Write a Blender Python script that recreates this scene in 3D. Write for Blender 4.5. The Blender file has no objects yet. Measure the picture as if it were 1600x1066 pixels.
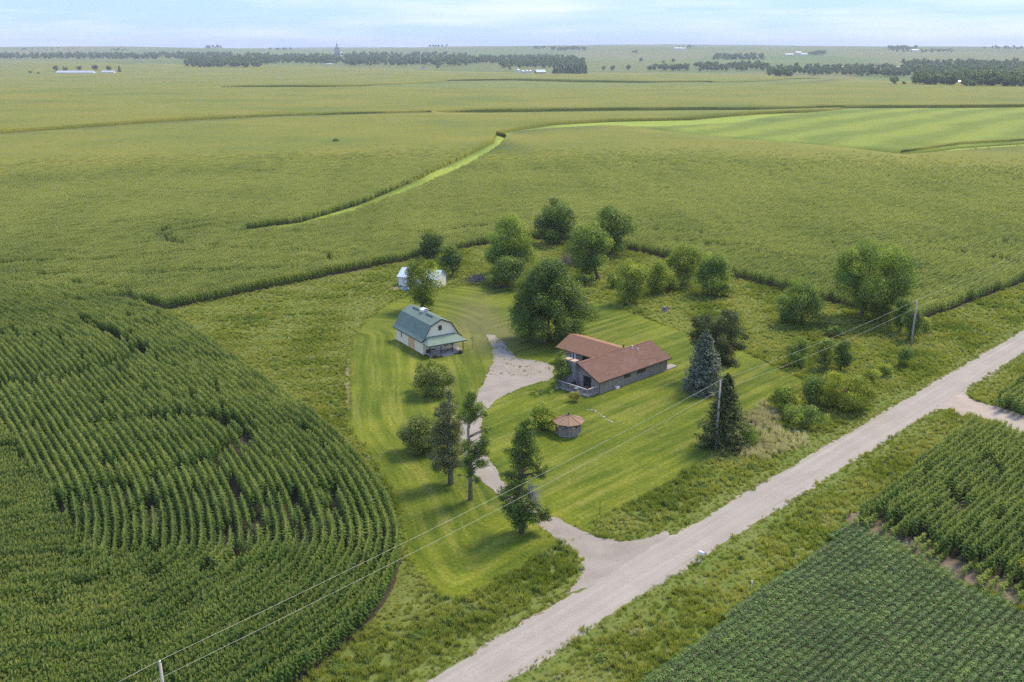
import bpy, math, random
import numpy as np
from mathutils import Vector, Matrix
from mathutils.geometry import delaunay_2d_cdt

SC = bpy.context.scene
COL = SC.collection
R = math.radians

# ------------------------------------------------------------------ camera, sky, sun, exposure
F, H, HOR = 1500.0, 48.0, 76.0            # focal length in photo pixels, camera height, true horizon row
PITCH = math.atan((533 - HOR) / F)
CP, SP = math.cos(PITCH), math.sin(PITCH)
cam = bpy.data.cameras.new('camera')
cam.sensor_fit = 'HORIZONTAL'; cam.sensor_width = 36.0
cam.lens = 36.0 * F / 1600.0
cam.clip_start = 0.5; cam.clip_end = 60000
cam_o = bpy.data.objects.new('camera', cam); COL.objects.link(cam_o)
cam_o.location = (0, 0, H); cam_o.rotation_euler = (math.pi/2 - PITCH, 0, 0)
SC.camera = cam_o

SUN_EL, SUN_AZ = 54.0, 50.0               # azimuth clockwise from +Y (straight ahead)
world = bpy.data.worlds.new('World'); SC.world = world; world.use_nodes = True
wn, wl = world.node_tree.nodes, world.node_tree.links
bg = wn['Background']
sky = wn.new('ShaderNodeTexSky'); sky.sky_type = 'NISHITA'; sky.sun_disc = False
sky.sun_elevation = R(SUN_EL); sky.sun_rotation = R(SUN_AZ)
sky.altitude = 300; sky.air_density = 1.0; sky.dust_density = 0.25; sky.ozone_density = 4.0
tc = wn.new('ShaderNodeTexCoord')
mp = wn.new('ShaderNodeMapping'); mp.inputs['Scale'].default_value = (1.6, 1.6, 16.0)
nzt = wn.new('ShaderNodeTexNoise'); nzt.inputs['Scale'].default_value = 2.2; nzt.inputs['Detail'].default_value = 7; nzt.inputs['Roughness'].default_value = 0.55
rp = wn.new('ShaderNodeValToRGB')
rp.color_ramp.elements[0].position = 0.46; rp.color_ramp.elements[0].color = (0, 0, 0, 1)
rp.color_ramp.elements[1].position = 0.80; rp.color_ramp.elements[1].color = (0.62, 0.62, 0.62, 1)
mx = wn.new('ShaderNodeMix'); mx.data_type = 'RGBA'; mx.blend_type = 'MIX'
tint = wn.new('ShaderNodeMix'); tint.data_type = 'RGBA'; tint.blend_type = 'MULTIPLY'
tint.inputs['Factor'].default_value = 1.0; tint.inputs['B'].default_value = (0.86, 0.93, 1.12, 1)
wl.new(tc.outputs['Generated'], mp.inputs['Vector']); wl.new(mp.outputs['Vector'], nzt.inputs['Vector'])
wl.new(nzt.outputs['Fac'], rp.inputs['Fac']); wl.new(rp.outputs['Color'], mx.inputs['Factor'])
wl.new(sky.outputs['Color'], tint.inputs['A'])
mx.inputs['B'].default_value = (4.8, 4.6, 4.35, 1)
# an even veil of thin high cloud over the whole sky
veil = wn.new('ShaderNodeMix'); veil.data_type = 'RGBA'; veil.inputs['Factor'].default_value = 0.88
wl.new(tint.outputs['Result'], veil.inputs['A']); veil.inputs['B'].default_value = (1.55, 2.3, 4.2, 1)
wl.new(veil.outputs['Result'], mx.inputs['A'])
wl.new(mx.outputs['Result'], bg.inputs['Color'])
bg.inputs['Strength'].default_value = 0.15

sun = bpy.data.lights.new('sun', 'SUN'); sun.energy = 2.3; sun.angle = R(18.0); sun.color = (1.0, 0.86, 0.58)
sun_o = bpy.data.objects.new('sun', sun); COL.objects.link(sun_o)
sdir = Vector((math.sin(R(SUN_AZ))*math.cos(R(SUN_EL)), math.cos(R(SUN_AZ))*math.cos(R(SUN_EL)), math.sin(R(SUN_EL))))
sun_o.rotation_euler = (-sdir).to_track_quat('-Z', 'Y').to_euler()
sun_o.location = (0, 0, 300)
SC.view_settings.view_transform = 'Standard'; SC.view_settings.look = 'None'
SC.view_settings.exposure = 1.08; SC.view_settings.gamma = 1.0; SC.view_settings.use_curve_mapping = False
SC.cycles.use_denoising = False
SC.cycles.max_bounces = 6; SC.cycles.diffuse_bounces = 3; SC.cycles.transmission_bounces = 3; SC.cycles.volume_bounces = 0

HAZE = 0.000095
# ------------------------------------------------------------------ helpers: projection, terrain, noise
def sstep(a, b, x):
    t = np.clip((np.asarray(x, float) - a) / (b - a), 0, 1); return t*t*(3 - 2*t)

def terr(x, y):
    x = np.asarray(x, float); y = np.asarray(y, float)
    r = np.hypot(x, y)
    h = sstep(330, 900, r) * (1.6*np.sin(x/210 + 1.0)*np.sin(y/240 + .5) + 0.9*np.sin(x/95 + y/130))
    h = h - 7.0*sstep(1100, 2000, r)*(1 - sstep(2300, 3400, r))
    h = h + sstep(2300, 8200, r)*(58 + 13*np.sin(x/1150 + .4) + 9*np.sin(x/430 + y/900) + 8*np.sin(y/760 + x/2100))
    return h

def ray(u, v): return np.array([u - 800.0, F*CP - (v - 533)*SP, -F*SP - (v - 533)*CP])
def G(u, v, z=0.0):
    d = ray(u, v); t = (z - H)/d[2]; return np.array([d[0]*t, d[1]*t, z])
def GT(u, v, dz=0.0):                      # photo pixel -> point on the rolling ground
    d = ray(u, v); d = d/np.linalg.norm(d)
    s = np.concatenate([np.arange(50, 1500, 3.0), np.arange(1500, 16000, 10.0)])
    gap = H + d[2]*s - terr(d[0]*s, d[1]*s) - dz
    i = np.argmax(gap < 0) if (gap < 0).any() else len(s) - 1
    return np.array([d[0]*s[i], d[1]*s[i], H + d[2]*s[i] - dz])
def fwd(x, y, z=0.0): return y*CP + (H - z)*SP
def px2m(P): return fwd(P[0], P[1], P[2])/F
def height_at(P, v):                       # height of the point above P that shows at row v
    d = ray(800, v); return H + d[2]/d[1]*P[1] - P[2]
def poly(pts, z=0.0): return np.array([G(u, v, z)[:2] for u, v in pts])
def polyT(pts, dz): return np.array([GT(u, v, dz)[:2] for u, v in pts])

def inside(P, pg):
    x, y = P[:, 0], P[:, 1]; c = np.zeros(len(P), bool); n = len(pg)
    for i in range(n):
        x1, y1 = pg[i]; x2, y2 = pg[(i+1) % n]
        if y1 == y2: continue
        k = ((y1 > y) != (y2 > y)) & (x < (x2 - x1)*(y - y1)/(y2 - y1) + x1)
        c ^= k
    return c
def dist_poly(P, pl, closed=False):
    d = np.full(len(P), 1e9); n = len(pl)
    for i in range(n if closed else n - 1):
        a = pl[i]; b = pl[(i+1) % n]; ab = b - a; L = max(ab @ ab, 1e-9)
        t = np.clip(((P - a) @ ab)/L, 0, 1)
        q = a + t[:, None]*ab
        d = np.minimum(d, np.hypot(*(P - q).T))
    return d
def nz(x, y, s, seed=0):
    r = np.random.RandomState(seed); o = 0
    for i in range(7):
        a = r.uniform(0, 6.28); k = 6.28/s*r.uniform(.5, 1.9)
        o = o + np.sin(k*(np.cos(a)*x + np.sin(a)*y) + r.uniform(0, 6.28))
    return o/3.2
def resample(pl, step, closed=False, jit=0.0, seed=0):
    pl = np.asarray(pl, float); q = np.vstack([pl, pl[:1]]) if closed else pl
    out = []
    for a, b in zip(q[:-1], q[1:]):
        n = max(1, int(np.hypot(*(b - a))/step))
        for i in range(n): out.append(a + (b - a)*i/n)
    if not closed: out.append(q[-1])
    out = np.array(out)
    if jit: out = out + np.random.RandomState(seed).normal(0, jit, out.shape)
    return out
def smooth(pl, it=3):
    pl = np.asarray(pl, float)
    for _ in range(it):
        q = [pl[0]]
        for a, b in zip(pl[:-1], pl[1:]): q += [a*.75 + b*.25, a*.25 + b*.75]
        q.append(pl[-1]); pl = np.array(q)
    return pl

# ------------------------------------------------------------------ helpers: materials
def mat_new(name):
    m = bpy.data.materials.new(name); m.use_nodes = True
    n = m.node_tree.nodes; n.clear()
    out = n.new('ShaderNodeOutputMaterial')
    return m, n, m.node_tree.links, out
def col4(c): return (c[0], c[1], c[2], 1)
def ramp(n, stops):
    r = n.new('ShaderNodeValToRGB'); e = r.color_ramp.elements
    while len(e) < len(stops): e.new(0.5)
    for el, (p, c) in zip(e, stops): el.position = p; el.color = col4(c)
    return r
def noise(n, l, scale, vec=None, detail=4, rough=.55):
    t = n.new('ShaderNodeTexNoise'); t.inputs['Scale'].default_value = scale
    t.inputs['Detail'].default_value = detail; t.inputs['Roughness'].default_value = rough
    if vec is not None: l.new(vec, t.inputs['Vector'])
    return t
def mixc(n, l, a, b, fac, mode='MIX'):
    m = n.new('ShaderNodeMix'); m.data_type = 'RGBA'; m.blend_type = mode
    for s, v in (('A', a), ('B', b)):
        if isinstance(v, tuple): m.inputs[s].default_value = col4(v)
        else: l.new(v, m.inputs[s])
    if isinstance(fac, (int, float)): m.inputs['Factor'].default_value = fac
    else: l.new(fac, m.inputs['Factor'])
    return m.outputs['Result']
def math_(n, l, op, a, b=None):
    m = n.new('ShaderNodeMath'); m.operation = op
    for i, v in enumerate((a, b)):
        if v is None: continue
        if isinstance(v, (int, float)): m.inputs[i].default_value = v
        else: l.new(v, m.inputs[i])
    return m.outputs[0]
def pos(n): return n.new('ShaderNodeNewGeometry').outputs['Position']
def objco(n): return n.new('ShaderNodeTexCoord').outputs['Object']

def m_paint(name, c, rough=.7, var=.25, scale=1.5, bump=0.0, bscale=20, spec=.3, metal=0.0, stretch=None, dirt=None):
    m, n, l, out = mat_new(name)
    b = n.new('ShaderNodeBsdfPrincipled')
    v = objco(n)
    if stretch:
        mpn = n.new('ShaderNodeMapping'); mpn.inputs['Scale'].default_value = stretch; l.new(v, mpn.inputs['Vector']); v = mpn.outputs['Vector']
    t = noise(n, l, scale, v)
    lo = tuple(x*(1 - var) for x in c); hi = tuple(min(1, x*(1 + var)) for x in c)
    rr = ramp(n, [(.3, lo), (.7, hi)]); l.new(t.outputs['Fac'], rr.inputs['Fac']); o = rr.outputs['Color']
    if dirt:
        t2 = noise(n, l, .55, v, 6, .7); r2 = ramp(n, [(.5, (0, 0, 0)), (.75, (1, 1, 1))]); l.new(t2.outputs['Fac'], r2.inputs['Fac'])
        o = mixc(n, l, o, dirt, r2.outputs['Color'])
    l.new(o, b.inputs['Base Color'])
    b.inputs['Roughness'].default_value = rough; b.inputs['Metallic'].default_value = metal
    b.inputs['Specular IOR Level'].default_value = spec
    if bump:
        bt = noise(n, l, bscale, v); bn = n.new('ShaderNodeBump'); bn.inputs['Strength'].default_value = bump; bn.inputs['Distance'].default_value = .05
        l.new(bt.outputs['Fac'], bn.inputs['Height']); l.new(bn.outputs['Normal'], b.inputs['Normal'])
    l.new(b.outputs['BSDF'], out.inputs['Surface'])
    return m

def m_leaf(name, stops, trans=.35, inst=False, gloss=.25, warm=1.25):
    """leaf: colour from the face 'tint' (and the instance's own 'itint'), light comes through from behind"""
    m, n, l, out = mat_new(name)
    a = n.new('ShaderNodeAttribute'); a.attribute_name = 'tint'
    f = a.outputs['Fac']
    if inst:
        a2 = n.new('ShaderNodeAttribute'); a2.attribute_type = 'INSTANCER'; a2.attribute_name = 'itint'
        f = math_(n, l, 'ADD', math_(n, l, 'MULTIPLY', f, .45), math_(n, l, 'MULTIPLY', a2.outputs['Fac'], .55))
    r = ramp(n, stops); l.new(f, r.inputs['Fac'])
    d = n.new('ShaderNodeBsdfPrincipled'); d.inputs['Roughness'].default_value = .5; d.inputs['Specular IOR Level'].default_value = gloss
    l.new(r.outputs['Color'], d.inputs['Base Color'])
    t = n.new('ShaderNodeBsdfTranslucent')
    l.new(mixc(n, l, r.outputs['Color'], (warm, 1.3, .55), 1.0, 'MULTIPLY'), t.inputs['Color'])
    s = n.new('ShaderNodeMixShader'); s.inputs[0].default_value = trans
    l.new(d.outputs['BSDF'], s.inputs[1]); l.new(t.outputs['BSDF'], s.inputs[2]); l.new(s.outputs[0], out.inputs['Surface'])
    return m

# ------------------------------------------------------------------ helpers: meshes and objects
def link(o, parent=None):
    COL.objects.link(o)
    if parent is not None: o.parent = parent
    return o
def tag(o, label=None, cat=None, group=None, kind=None):
    if label: o['label'] = label
    if cat: o['category'] = cat
    if group: o['group'] = group
    if kind: o['kind'] = kind
    return o
def empty(name, loc, rz=0.0):
    o = bpy.data.objects.new(name, None); o.empty_display_size = .3; link(o)
    o.location = loc; o.rotation_euler = (0, 0, rz); return o
def fast_mesh(name, V, Fa, mats, tint=None, midx=None, smooth_=False):
    """V (n,3); Fa (m,k) with k = 3 or 4"""
    me = bpy.data.meshes.new(name); V = np.asarray(V, np.float32); Fa = np.asarray(Fa, np.int32)
    me.vertices.add(len(V)); me.vertices.foreach_set('co', V.ravel())
    k = Fa.shape[1]; me.loops.add(Fa.size); me.loops.foreach_set('vertex_index', Fa.ravel())
    me.polygons.add(len(Fa)); me.polygons.foreach_set('loop_start', np.arange(0, Fa.size, k, dtype=np.int32))
    if midx is not None: me.polygons.foreach_set('material_index', np.asarray(midx, np.int32))
    if smooth_: me.polygons.foreach_set('use_smooth', np.ones(len(Fa), bool))
    me.update(calc_edges=True)
    if tint is not None:
        at = me.attributes.new('tint', 'FLOAT', 'FACE'); at.data.foreach_set('value', np.asarray(tint, np.float32))
    for m in (mats if isinstance(mats, (list, tuple)) else [mats]): me.materials.append(m)
    return me

class MB:
    def __init__(s): s.v = []; s.f = []
    def add(s, vs, fs):
        b = len(s.v); s.v += [tuple(map(float, p)) for p in vs]; s.f += [tuple(i + b for i in f) for f in fs]; return s
    def box(s, x0, x1, y0, y1, z0, z1):
        return s.add([(x0,y0,z0),(x1,y0,z0),(x1,y1,z0),(x0,y1,z0),(x0,y0,z1),(x1,y0,z1),(x1,y1,z1),(x0,y1,z1)],
                     [(3,2,1,0),(4,5,6,7),(0,1,5,4),(1,2,6,5),(2,3,7,6),(3,0,4,7)])
    def slab(s, pts, th):                   # planar polygon given thickness along its normal (downwards)
        p = [Vector(q) for q in pts]; nrm = (p[1]-p[0]).cross(p[2]-p[0]).normalized()
        if nrm.z < 0: p = p[::-1]; nrm = -nrm
        q = [a - nrm*th for a in p]; k = len(p)
        return s.add(p + q, [tuple(range(k)), tuple(range(2*k-1, k-1, -1))] + [(i, i+k, (i+1) % k + k, (i+1) % k) for i in range(k)])
    def prism(s, pts, d):                   # polygon extruded by vector d
        p = [Vector(q) for q in pts]; q = [a + Vector(d) for a in p]; k = len(p)
        return s.add(p + q, [tuple(range(k-1, -1, -1)), tuple(range(k, 2*k))] + [(i, (i+1) % k, (i+1) % k + k, i + k) for i in range(k)])
    def tube(s, path, rad, n=7, cap=True):
        path = [Vector(p) for p in path]; rings = []; k0 = len(s.v)
        rad = rad if isinstance(rad, (list, tuple)) else [rad]*len(path)
        for i, p in enumerate(path):
            t = (path[min(i+1, len(path)-1)] - path[max(i-1, 0)]).normalized()
            u = t.cross(Vector((0, 0, 1)) if abs(t.z) < .9 else Vector((1, 0, 0))).normalized(); w = t.cross(u)
            for j in range(n):
                a = 2*math.pi*j/n; s.v.append(tuple(p + (u*math.cos(a) + w*math.sin(a))*rad[i]))
        for i in range(len(path)-1):
            for j in range(n):
                s.f.append((k0+i*n+j, k0+i*n+(j+1) % n, k0+(i+1)*n+(j+1) % n, k0+(i+1)*n+j))
        if cap:
            s.f.append(tuple(k0+j for j in range(n-1, -1, -1))); s.f.append(tuple(k0+(len(path)-1)*n+j for j in range(n)))
        return s
    def lathe(s, prof, n=20, c=(0, 0)):
        k0 = len(s.v)
        for r, z in prof:
            for j in range(n): a = 2*math.pi*j/n; s.v.append((c[0]+r*math.cos(a), c[1]+r*math.sin(a), z))
        for i in range(len(prof)-1):
            for j in range(n): s.f.append((k0+i*n+j, k0+i*n+(j+1) % n, k0+(i+1)*n+(j+1) % n, k0+(i+1)*n+j))
        return s
    def build(s, name, mat, parent=None, smooth_=False, kind=None):
        me = bpy.data.meshes.new(name); me.from_pydata(s.v, [], s.f); me.update()
        if smooth_: me.polygons.foreach_set('use_smooth', np.ones(len(me.polygons), bool))
        for m in (mat if isinstance(mat, list) else [mat]): me.materials.append(m)
        o = bpy.data.objects.new(name, me); link(o, parent)
        if kind: o['kind'] = kind
        return o
def copy_tree(o, parent=None):
    c = o.copy(); COL.objects.link(c)
    if parent is not None: c.parent = parent
    for ch in list(o.children): copy_tree(ch, c)
    return c

def sheet(name, pg, z, mat, grid=2.0, attr=None, holes=()):
    """flat sheet inside a polygon, filled with a grid of points; attr(P) gives a float per vertex"""
    pg = np.asarray(pg); lo, hi = pg.min(0), pg.max(0)
    gx, gy = np.meshgrid(np.arange(lo[0], hi[0], grid), np.arange(lo[1], hi[1], grid)); q = np.c_[gx.ravel(), gy.ravel()]
    q = q[inside(q, pg)]; q = q[dist_poly(q, pg, True) > grid*.45]
    vs = [Vector(p) for p in np.vstack([pg, q])]; n = len(pg)
    r = delaunay_2d_cdt(vs, [(i, (i+1) % n) for i in range(n)], [], 0, 1e-4)
    V = np.array([tuple(p) for p in r[0]]); Fa = np.array(r[2])
    Fa = Fa[inside(V[Fa].mean(1), pg)]
    me = fast_mesh(name, np.c_[V, np.full(len(V), z)], Fa, mat)
    if attr is not None:
        for an, fn in attr.items():
            at = me.attributes.new(an, 'FLOAT', 'POINT'); at.data.foreach_set('value', np.asarray(fn(V), np.float32))
    o = bpy.data.objects.new(name, me); link(o); o['kind'] = 'structure'
    return o

# prototypes live in collections that are never linked to the scene
def protos(name, meshes):
    c = bpy.data.collections.new(name)
    for i, me in enumerate(meshes):
        c.objects.link(bpy.data.objects.new('%s_%02d' % (name, i), me))
    return c
def gn_scatter(name, pts, rot, scl, var, itint, coll, label, cat):
    me = bpy.data.meshes.new(name); pts = np.asarray(pts, np.float32)
    me.vertices.add(len(pts)); me.vertices.foreach_set('co', pts.ravel())
    a = me.attributes.new('rot', 'FLOAT_VECTOR', 'POINT'); a.data.foreach_set('vector', np.asarray(rot, np.float32).ravel())
    a = me.attributes.new('scl', 'FLOAT', 'POINT'); a.data.foreach_set('value', np.asarray(scl, np.float32))
    a = me.attributes.new('var', 'INT', 'POINT'); a.data.foreach_set('value', np.asarray(var, np.int32))
    a = me.attributes.new('itint', 'FLOAT', 'POINT'); a.data.foreach_set('value', np.asarray(itint, np.float32))
    o = bpy.data.objects.new(name, me); link(o); tag(o, label, cat, kind='stuff')
    g = bpy.data.node_groups.new(name, 'GeometryNodeTree')
    g.interface.new_socket('Geometry', in_out='INPUT', socket_type='NodeSocketGeometry')
    g.interface.new_socket('Geometry', in_out='OUTPUT', socket_type='NodeSocketGeometry')
    N, L = g.nodes, g.links
    gi, go = N.new('NodeGroupInput'), N.new('NodeGroupOutput')
    ip = N.new('GeometryNodeInstanceOnPoints'); ci = N.new('GeometryNodeCollectionInfo')
    ci.inputs['Collection'].default_value = coll; ci.inputs['Separate Children'].default_value = True; ci.inputs['Reset Children'].default_value = True
    def na(nm, ty):
        k = N.new('GeometryNodeInputNamedAttribute'); k.data_type = ty; k.inputs['Name'].default_value = nm
        return [s for s in k.outputs if s.enabled and s.name == 'Attribute'][0]
    er = N.new('FunctionNodeEulerToRotation')
    L.new(na('rot', 'FLOAT_VECTOR'), er.inputs[0]); L.new(er.outputs[0], ip.inputs['Rotation'])
    L.new(na('scl', 'FLOAT'), ip.inputs['Scale']); L.new(na('var', 'INT'), ip.inputs['Instance Index'])
    ip.inputs['Pick Instance'].default_value = True
    L.new(gi.outputs[0], ip.inputs['Points']); L.new(ci.outputs[0], ip.inputs['Instance']); L.new(ip.outputs[0], go.inputs[0])
    md = o.modifiers.new('scatter', 'NODES'); md.node_group = g
    return o

# leaf cards ------------------------------------------------------
def cards(C, Nn, size, asp, rng):
    """diamond leaf cards: centres, normals, lengths -> (4n,3) vertices, (n,4) faces"""
    n = len(C); Nn = Nn/np.maximum(np.linalg.norm(Nn, axis=1, keepdims=True), 1e-6)
    r = rng.normal(size=(n, 3)); u = np.cross(Nn, r); u /= np.maximum(np.linalg.norm(u, axis=1, keepdims=True), 1e-6); w = np.cross(Nn, u)
    s = np.asarray(size).reshape(-1, 1)*np.ones((n, 1))
    bend = Nn*s*.14
    V = np.stack([C - u*s*.5 - bend, C + w*s*asp*.5, C + u*s*.5 - bend, C - w*s*asp*.5], 1).reshape(-1, 3)
    return V, np.arange(4*n).reshape(-1, 4)
def blob_leaves(clumps, dens, leaf, rng, flat=.85, asp=.62, upbias=.45, shell=.5):
    Cs, Ns, Ts, Ss = [], [], [], []
    for (cx, cy, cz, r) in clumps:
        n = max(8, int(dens*r*r)); d = rng.normal(size=(n, 3)); d /= np.linalg.norm(d, axis=1, keepdims=True)
        rr = r*rng.uniform(shell, 1.08, (n, 1))
        Cs.append(np.array([cx, cy, cz]) + d*rr*np.array([1, 1, flat])); Ns.append(d*.7 + np.array([0, 0, upbias]) + rng.normal(0, .45, (n, 3)))
        Ts.append(np.clip(rng.uniform(0, .85) + rng.normal(0, .17, n), 0, 1)); Ss.append(leaf*rng.uniform(.65, 1.3, n))
    C, Nn, T, S = np.vstack(Cs), np.vstack(Ns), np.concatenate(Ts), np.concatenate(Ss)
    V, Fa = cards(C, Nn, S, asp, rng)
    return V, Fa, T

# ------------------------------------------------------------------ layout (outlines read from the photograph, in metres on the ground)
ROAD_DIR = np.array([0.703, 0.711]); ROAD_N = np.array([-0.711, 0.703]); ROAD_C = np.array([0.0, 68.7]); ROAD_HALF = 2.42
def road_off(P): return (P - ROAD_C) @ ROAD_N           # + = house side
LAWN = poly([(690,934),(722,936),(765,916),(820,882),(868,852),(884,846),(915,836),(930,822),(945,806),(1010,775),(1060,746),(1098,722),(1118,706),(1140,682),(1180,640),
             (1215,615),(1262,598),(1240,586),(1160,549),(1060,516),(960,478),(925,470),(880,462),(840,455),(780,446),(735,446),(700,450),(668,458),(640,462),(612,472),(596,482),
             (572,500),(552,527),(546,560),(546,610),(545,650),(540,668),(562,692),(596,738),(620,790),(632,850),(652,892)])
DRIVE = poly([(863,807),(906,827),(935,840),(972,846),(1007,843),(1042,829),(1050,850),(960,905),(883,929),(900,912),(910,895),(910,875),(895,860),(869,846),(844,822),(778,772),(741,743),(720,703),
              (717,660),(747,616),(757,595),(770,566),(768,543),(759,523),(772,524),(790,537),(808,560),(848,565),(864,572),(864,588),(857,594),(810,607),(778,623),(761,639),(752,660),(751,686),(763,717),(789,754)])
CORN_EDGE = smooth(np.array([G(u, v, z)[:2] for u, v, z in [(205,470,2.0),(265,485,2.2),(400,575,2.2),(520,662,2.2),(580,728,2.0),(613,790,1.4),(630,850,.6),(620,910,0),(578,978,0),(500,1045,0),(400,1120,0)]]), 3)
NEAR_CORN = np.vstack([CORN_EDGE, poly([(-150,1120),(-150,430),(100,452)])])
FAR_EDGE_PX = [(-260,448),(0,458),(205,470),(265,484),(400,456),(520,431),(640,408),(750,384),(830,374),(920,380),(1000,394),(1150,434),(1215,452),(1300,474),(1400,499),(1440,502),(1470,490),(1600,442),(1800,366)]
FAR_EDGE = poly(FAR_EDGE_PX)
CORN_R = np.array([G(u, v, z)[:2] for u, v, z in [(1517,646,2.3),(1345,800,1.2),(1375,822,0),(1480,872,0),(1600,921,0),(1750,1000,0),(1750,716,2.3)]])
CORN_R2 = poly([(1556,641),(1572,622),(1640,566),(1800,470),(1850,560),(1700,680)])
SOY = poly([(960,1100),(1000,1063),(1130,962),(1175,922),(1270,862),(1322,814),(1350,818),(1400,846),(1480,895),(1600,948),(1800,1040),(1800,1120)], .6)
DIRT_R = poly([(1318,806),(1345,800),(1480,868),(1640,938),(1640,970),(1480,897),(1400,848),(1330,822)])
MOUTH = poly([(880,930),(905,905),(914,880),(940,848),(972,849),(1007,846),(1045,826),(1060,850),(960,915)])
MOUTH2 = poly([(1462,640),(1470,655),(1530,650),(1520,610),(1490,600)])
ENTRY = poly([(1455,640),(1480,622),(1510,603),(1512,622),(1535,630),(1560,636),(1660,668),(1700,705),(1640,700),(1560,662),(1520,648),(1500,652),(1490,640)])

# ------------------------------------------------------------------ the setting: ground
def m_ground():
    m, n, l, out = mat_new('ground_grass_and_fields')
    p = pos(n)
    # near: rough grass; far: a patchwork of fields
    t1 = noise(n, l, .9, p, 6, .65); t2 = noise(n, l, .09, p, 4)
    r1 = ramp(n, [(.28, (.075, .105, .022)), (.5, (.135, .175, .038)), (.72, (.215, .235, .065))]); l.new(t1.outputs['Fac'], r1.inputs['Fac'])
    r2 = ramp(n, [(.35, (.12, .17, .028)), (.65, (.19, .195, .06))]); l.new(t2.outputs['Fac'], r2.inputs['Fac'])
    near = mixc(n, l, r1.outputs['Color'], r2.outputs['Color'], .45)
    mpn = n.new('ShaderNodeMapping'); mpn.inputs['Rotation'].default_value = (0, 0, R(7)); mpn.inputs['Scale'].default_value = (1/620, 1/800, 0.0001)
    wob = noise(n, l, .0011, p, 3)
    pv = n.new('ShaderNodeVectorMath'); pv.operation = 'MULTIPLY_ADD'
    l.new(wob.outputs['Color'], pv.inputs[0]); pv.inputs[1].default_value = (700, 700, 0); l.new(p, pv.inputs[2])
    l.new(pv.outputs[0], mpn.inputs['Vector'])
    vo = n.new('ShaderNodeTexVoronoi'); vo.distance = 'CHEBYCHEV'; vo.inputs['Scale'].default_value = 1.0; l.new(mpn.outputs['Vector'], vo.inputs['Vector'])
    sep = n.new('ShaderNodeSeparateColor'); l.new(vo.outputs['Color'], sep.inputs[0])
    r3 = ramp(n, [(0, (.13, .165, .045)), (.25, (.165, .185, .055)), (.45, (.11, .175, .04)), (.62, (.19, .19, .075)), (.8, (.14, .2, .045)), (1, (.175, .17, .085))])
    r3.color_ramp.interpolation = 'CONSTANT'; l.new(sep.outputs[0], r3.inputs['Fac'])
    t3 = noise(n, l, .02, p, 6, .7); far = mixc(n, l, r3.outputs['Color'], (.13, .15, .045), math_(n, l, 'MULTIPLY', t3.outputs['Fac'], .5))
    ln = n.new('ShaderNodeVectorMath'); ln.operation = 'LENGTH'; l.new(p, ln.inputs[0])
    mr = n.new('ShaderNodeMapRange'); mr.inputs['From Min'].default_value = 420; mr.inputs['From Max'].default_value = 1500; l.new(ln.outputs['Value'], mr.inputs['Value'])
    c = mixc(n, l, near, far, mr.outputs['Result'])
    b = n.new('ShaderNodeBsdfPrincipled'); b.inputs['Roughness'].default_value = .9; b.inputs['Specular IOR Level'].default_value = .1
    l.new(c, b.inputs['Base Color'])
    bt = noise(n, l, 1.6, p, 5, .7); bn = n.new('ShaderNodeBump'); bn.inputs['Strength'].default_value = .8; bn.inputs['Distance'].default_value = .3
    l.new(bt.outputs['Fac'], bn.inputs['Height']); l.new(bn.outputs['Normal'], b.inputs['Normal'])
    l.new(b.outputs['BSDF'], out.inputs['Surface'])
    return m
rr = np.concatenate([[0.0], np.linspace(60, 300, 5), np.arange(340, 1500, 40), np.arange(1500, 3600, 100), np.arange(3600, 12001, 280)])
na_ = 288; ang = np.linspace(0, 2*np.pi, na_, endpoint=False)
gx = np.outer(rr[1:], np.sin(ang)).ravel(); gy = np.outer(rr[1:], np.cos(ang)).ravel()
V = np.vstack([[[0, 0, 0]], np.c_[gx, gy, terr(gx, gy)]])
Fa = []
for i in range(len(rr) - 2):
    a = 1 + i*na_ + np.arange(na_); b = 1 + i*na_ + (np.arange(na_) + 1) % na_
    Fa.append(np.c_[a, a + na_, b + na_, b])
Fa = np.vstack(Fa)
tri0 = np.c_[np.zeros(na_, int), 1 + np.arange(na_), 1 + (np.arange(na_) + 1) % na_, 1 + (np.arange(na_) + 1) % na_]
me = bpy.data.meshes.new('ground')
me.from_pydata(V.tolist(), [], [tuple(t[:3]) for t in tri0.tolist()] + [tuple(t) for t in Fa.tolist()]); me.update()
for pgn in me.polygons: pgn.use_smooth = True
# faces must look up
if me.polygons[0].normal.z < 0: me.flip_normals()
me.materials.append(m_ground())
ground = link(bpy.data.objects.new('ground', me)); ground['kind'] = 'structure'

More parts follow.
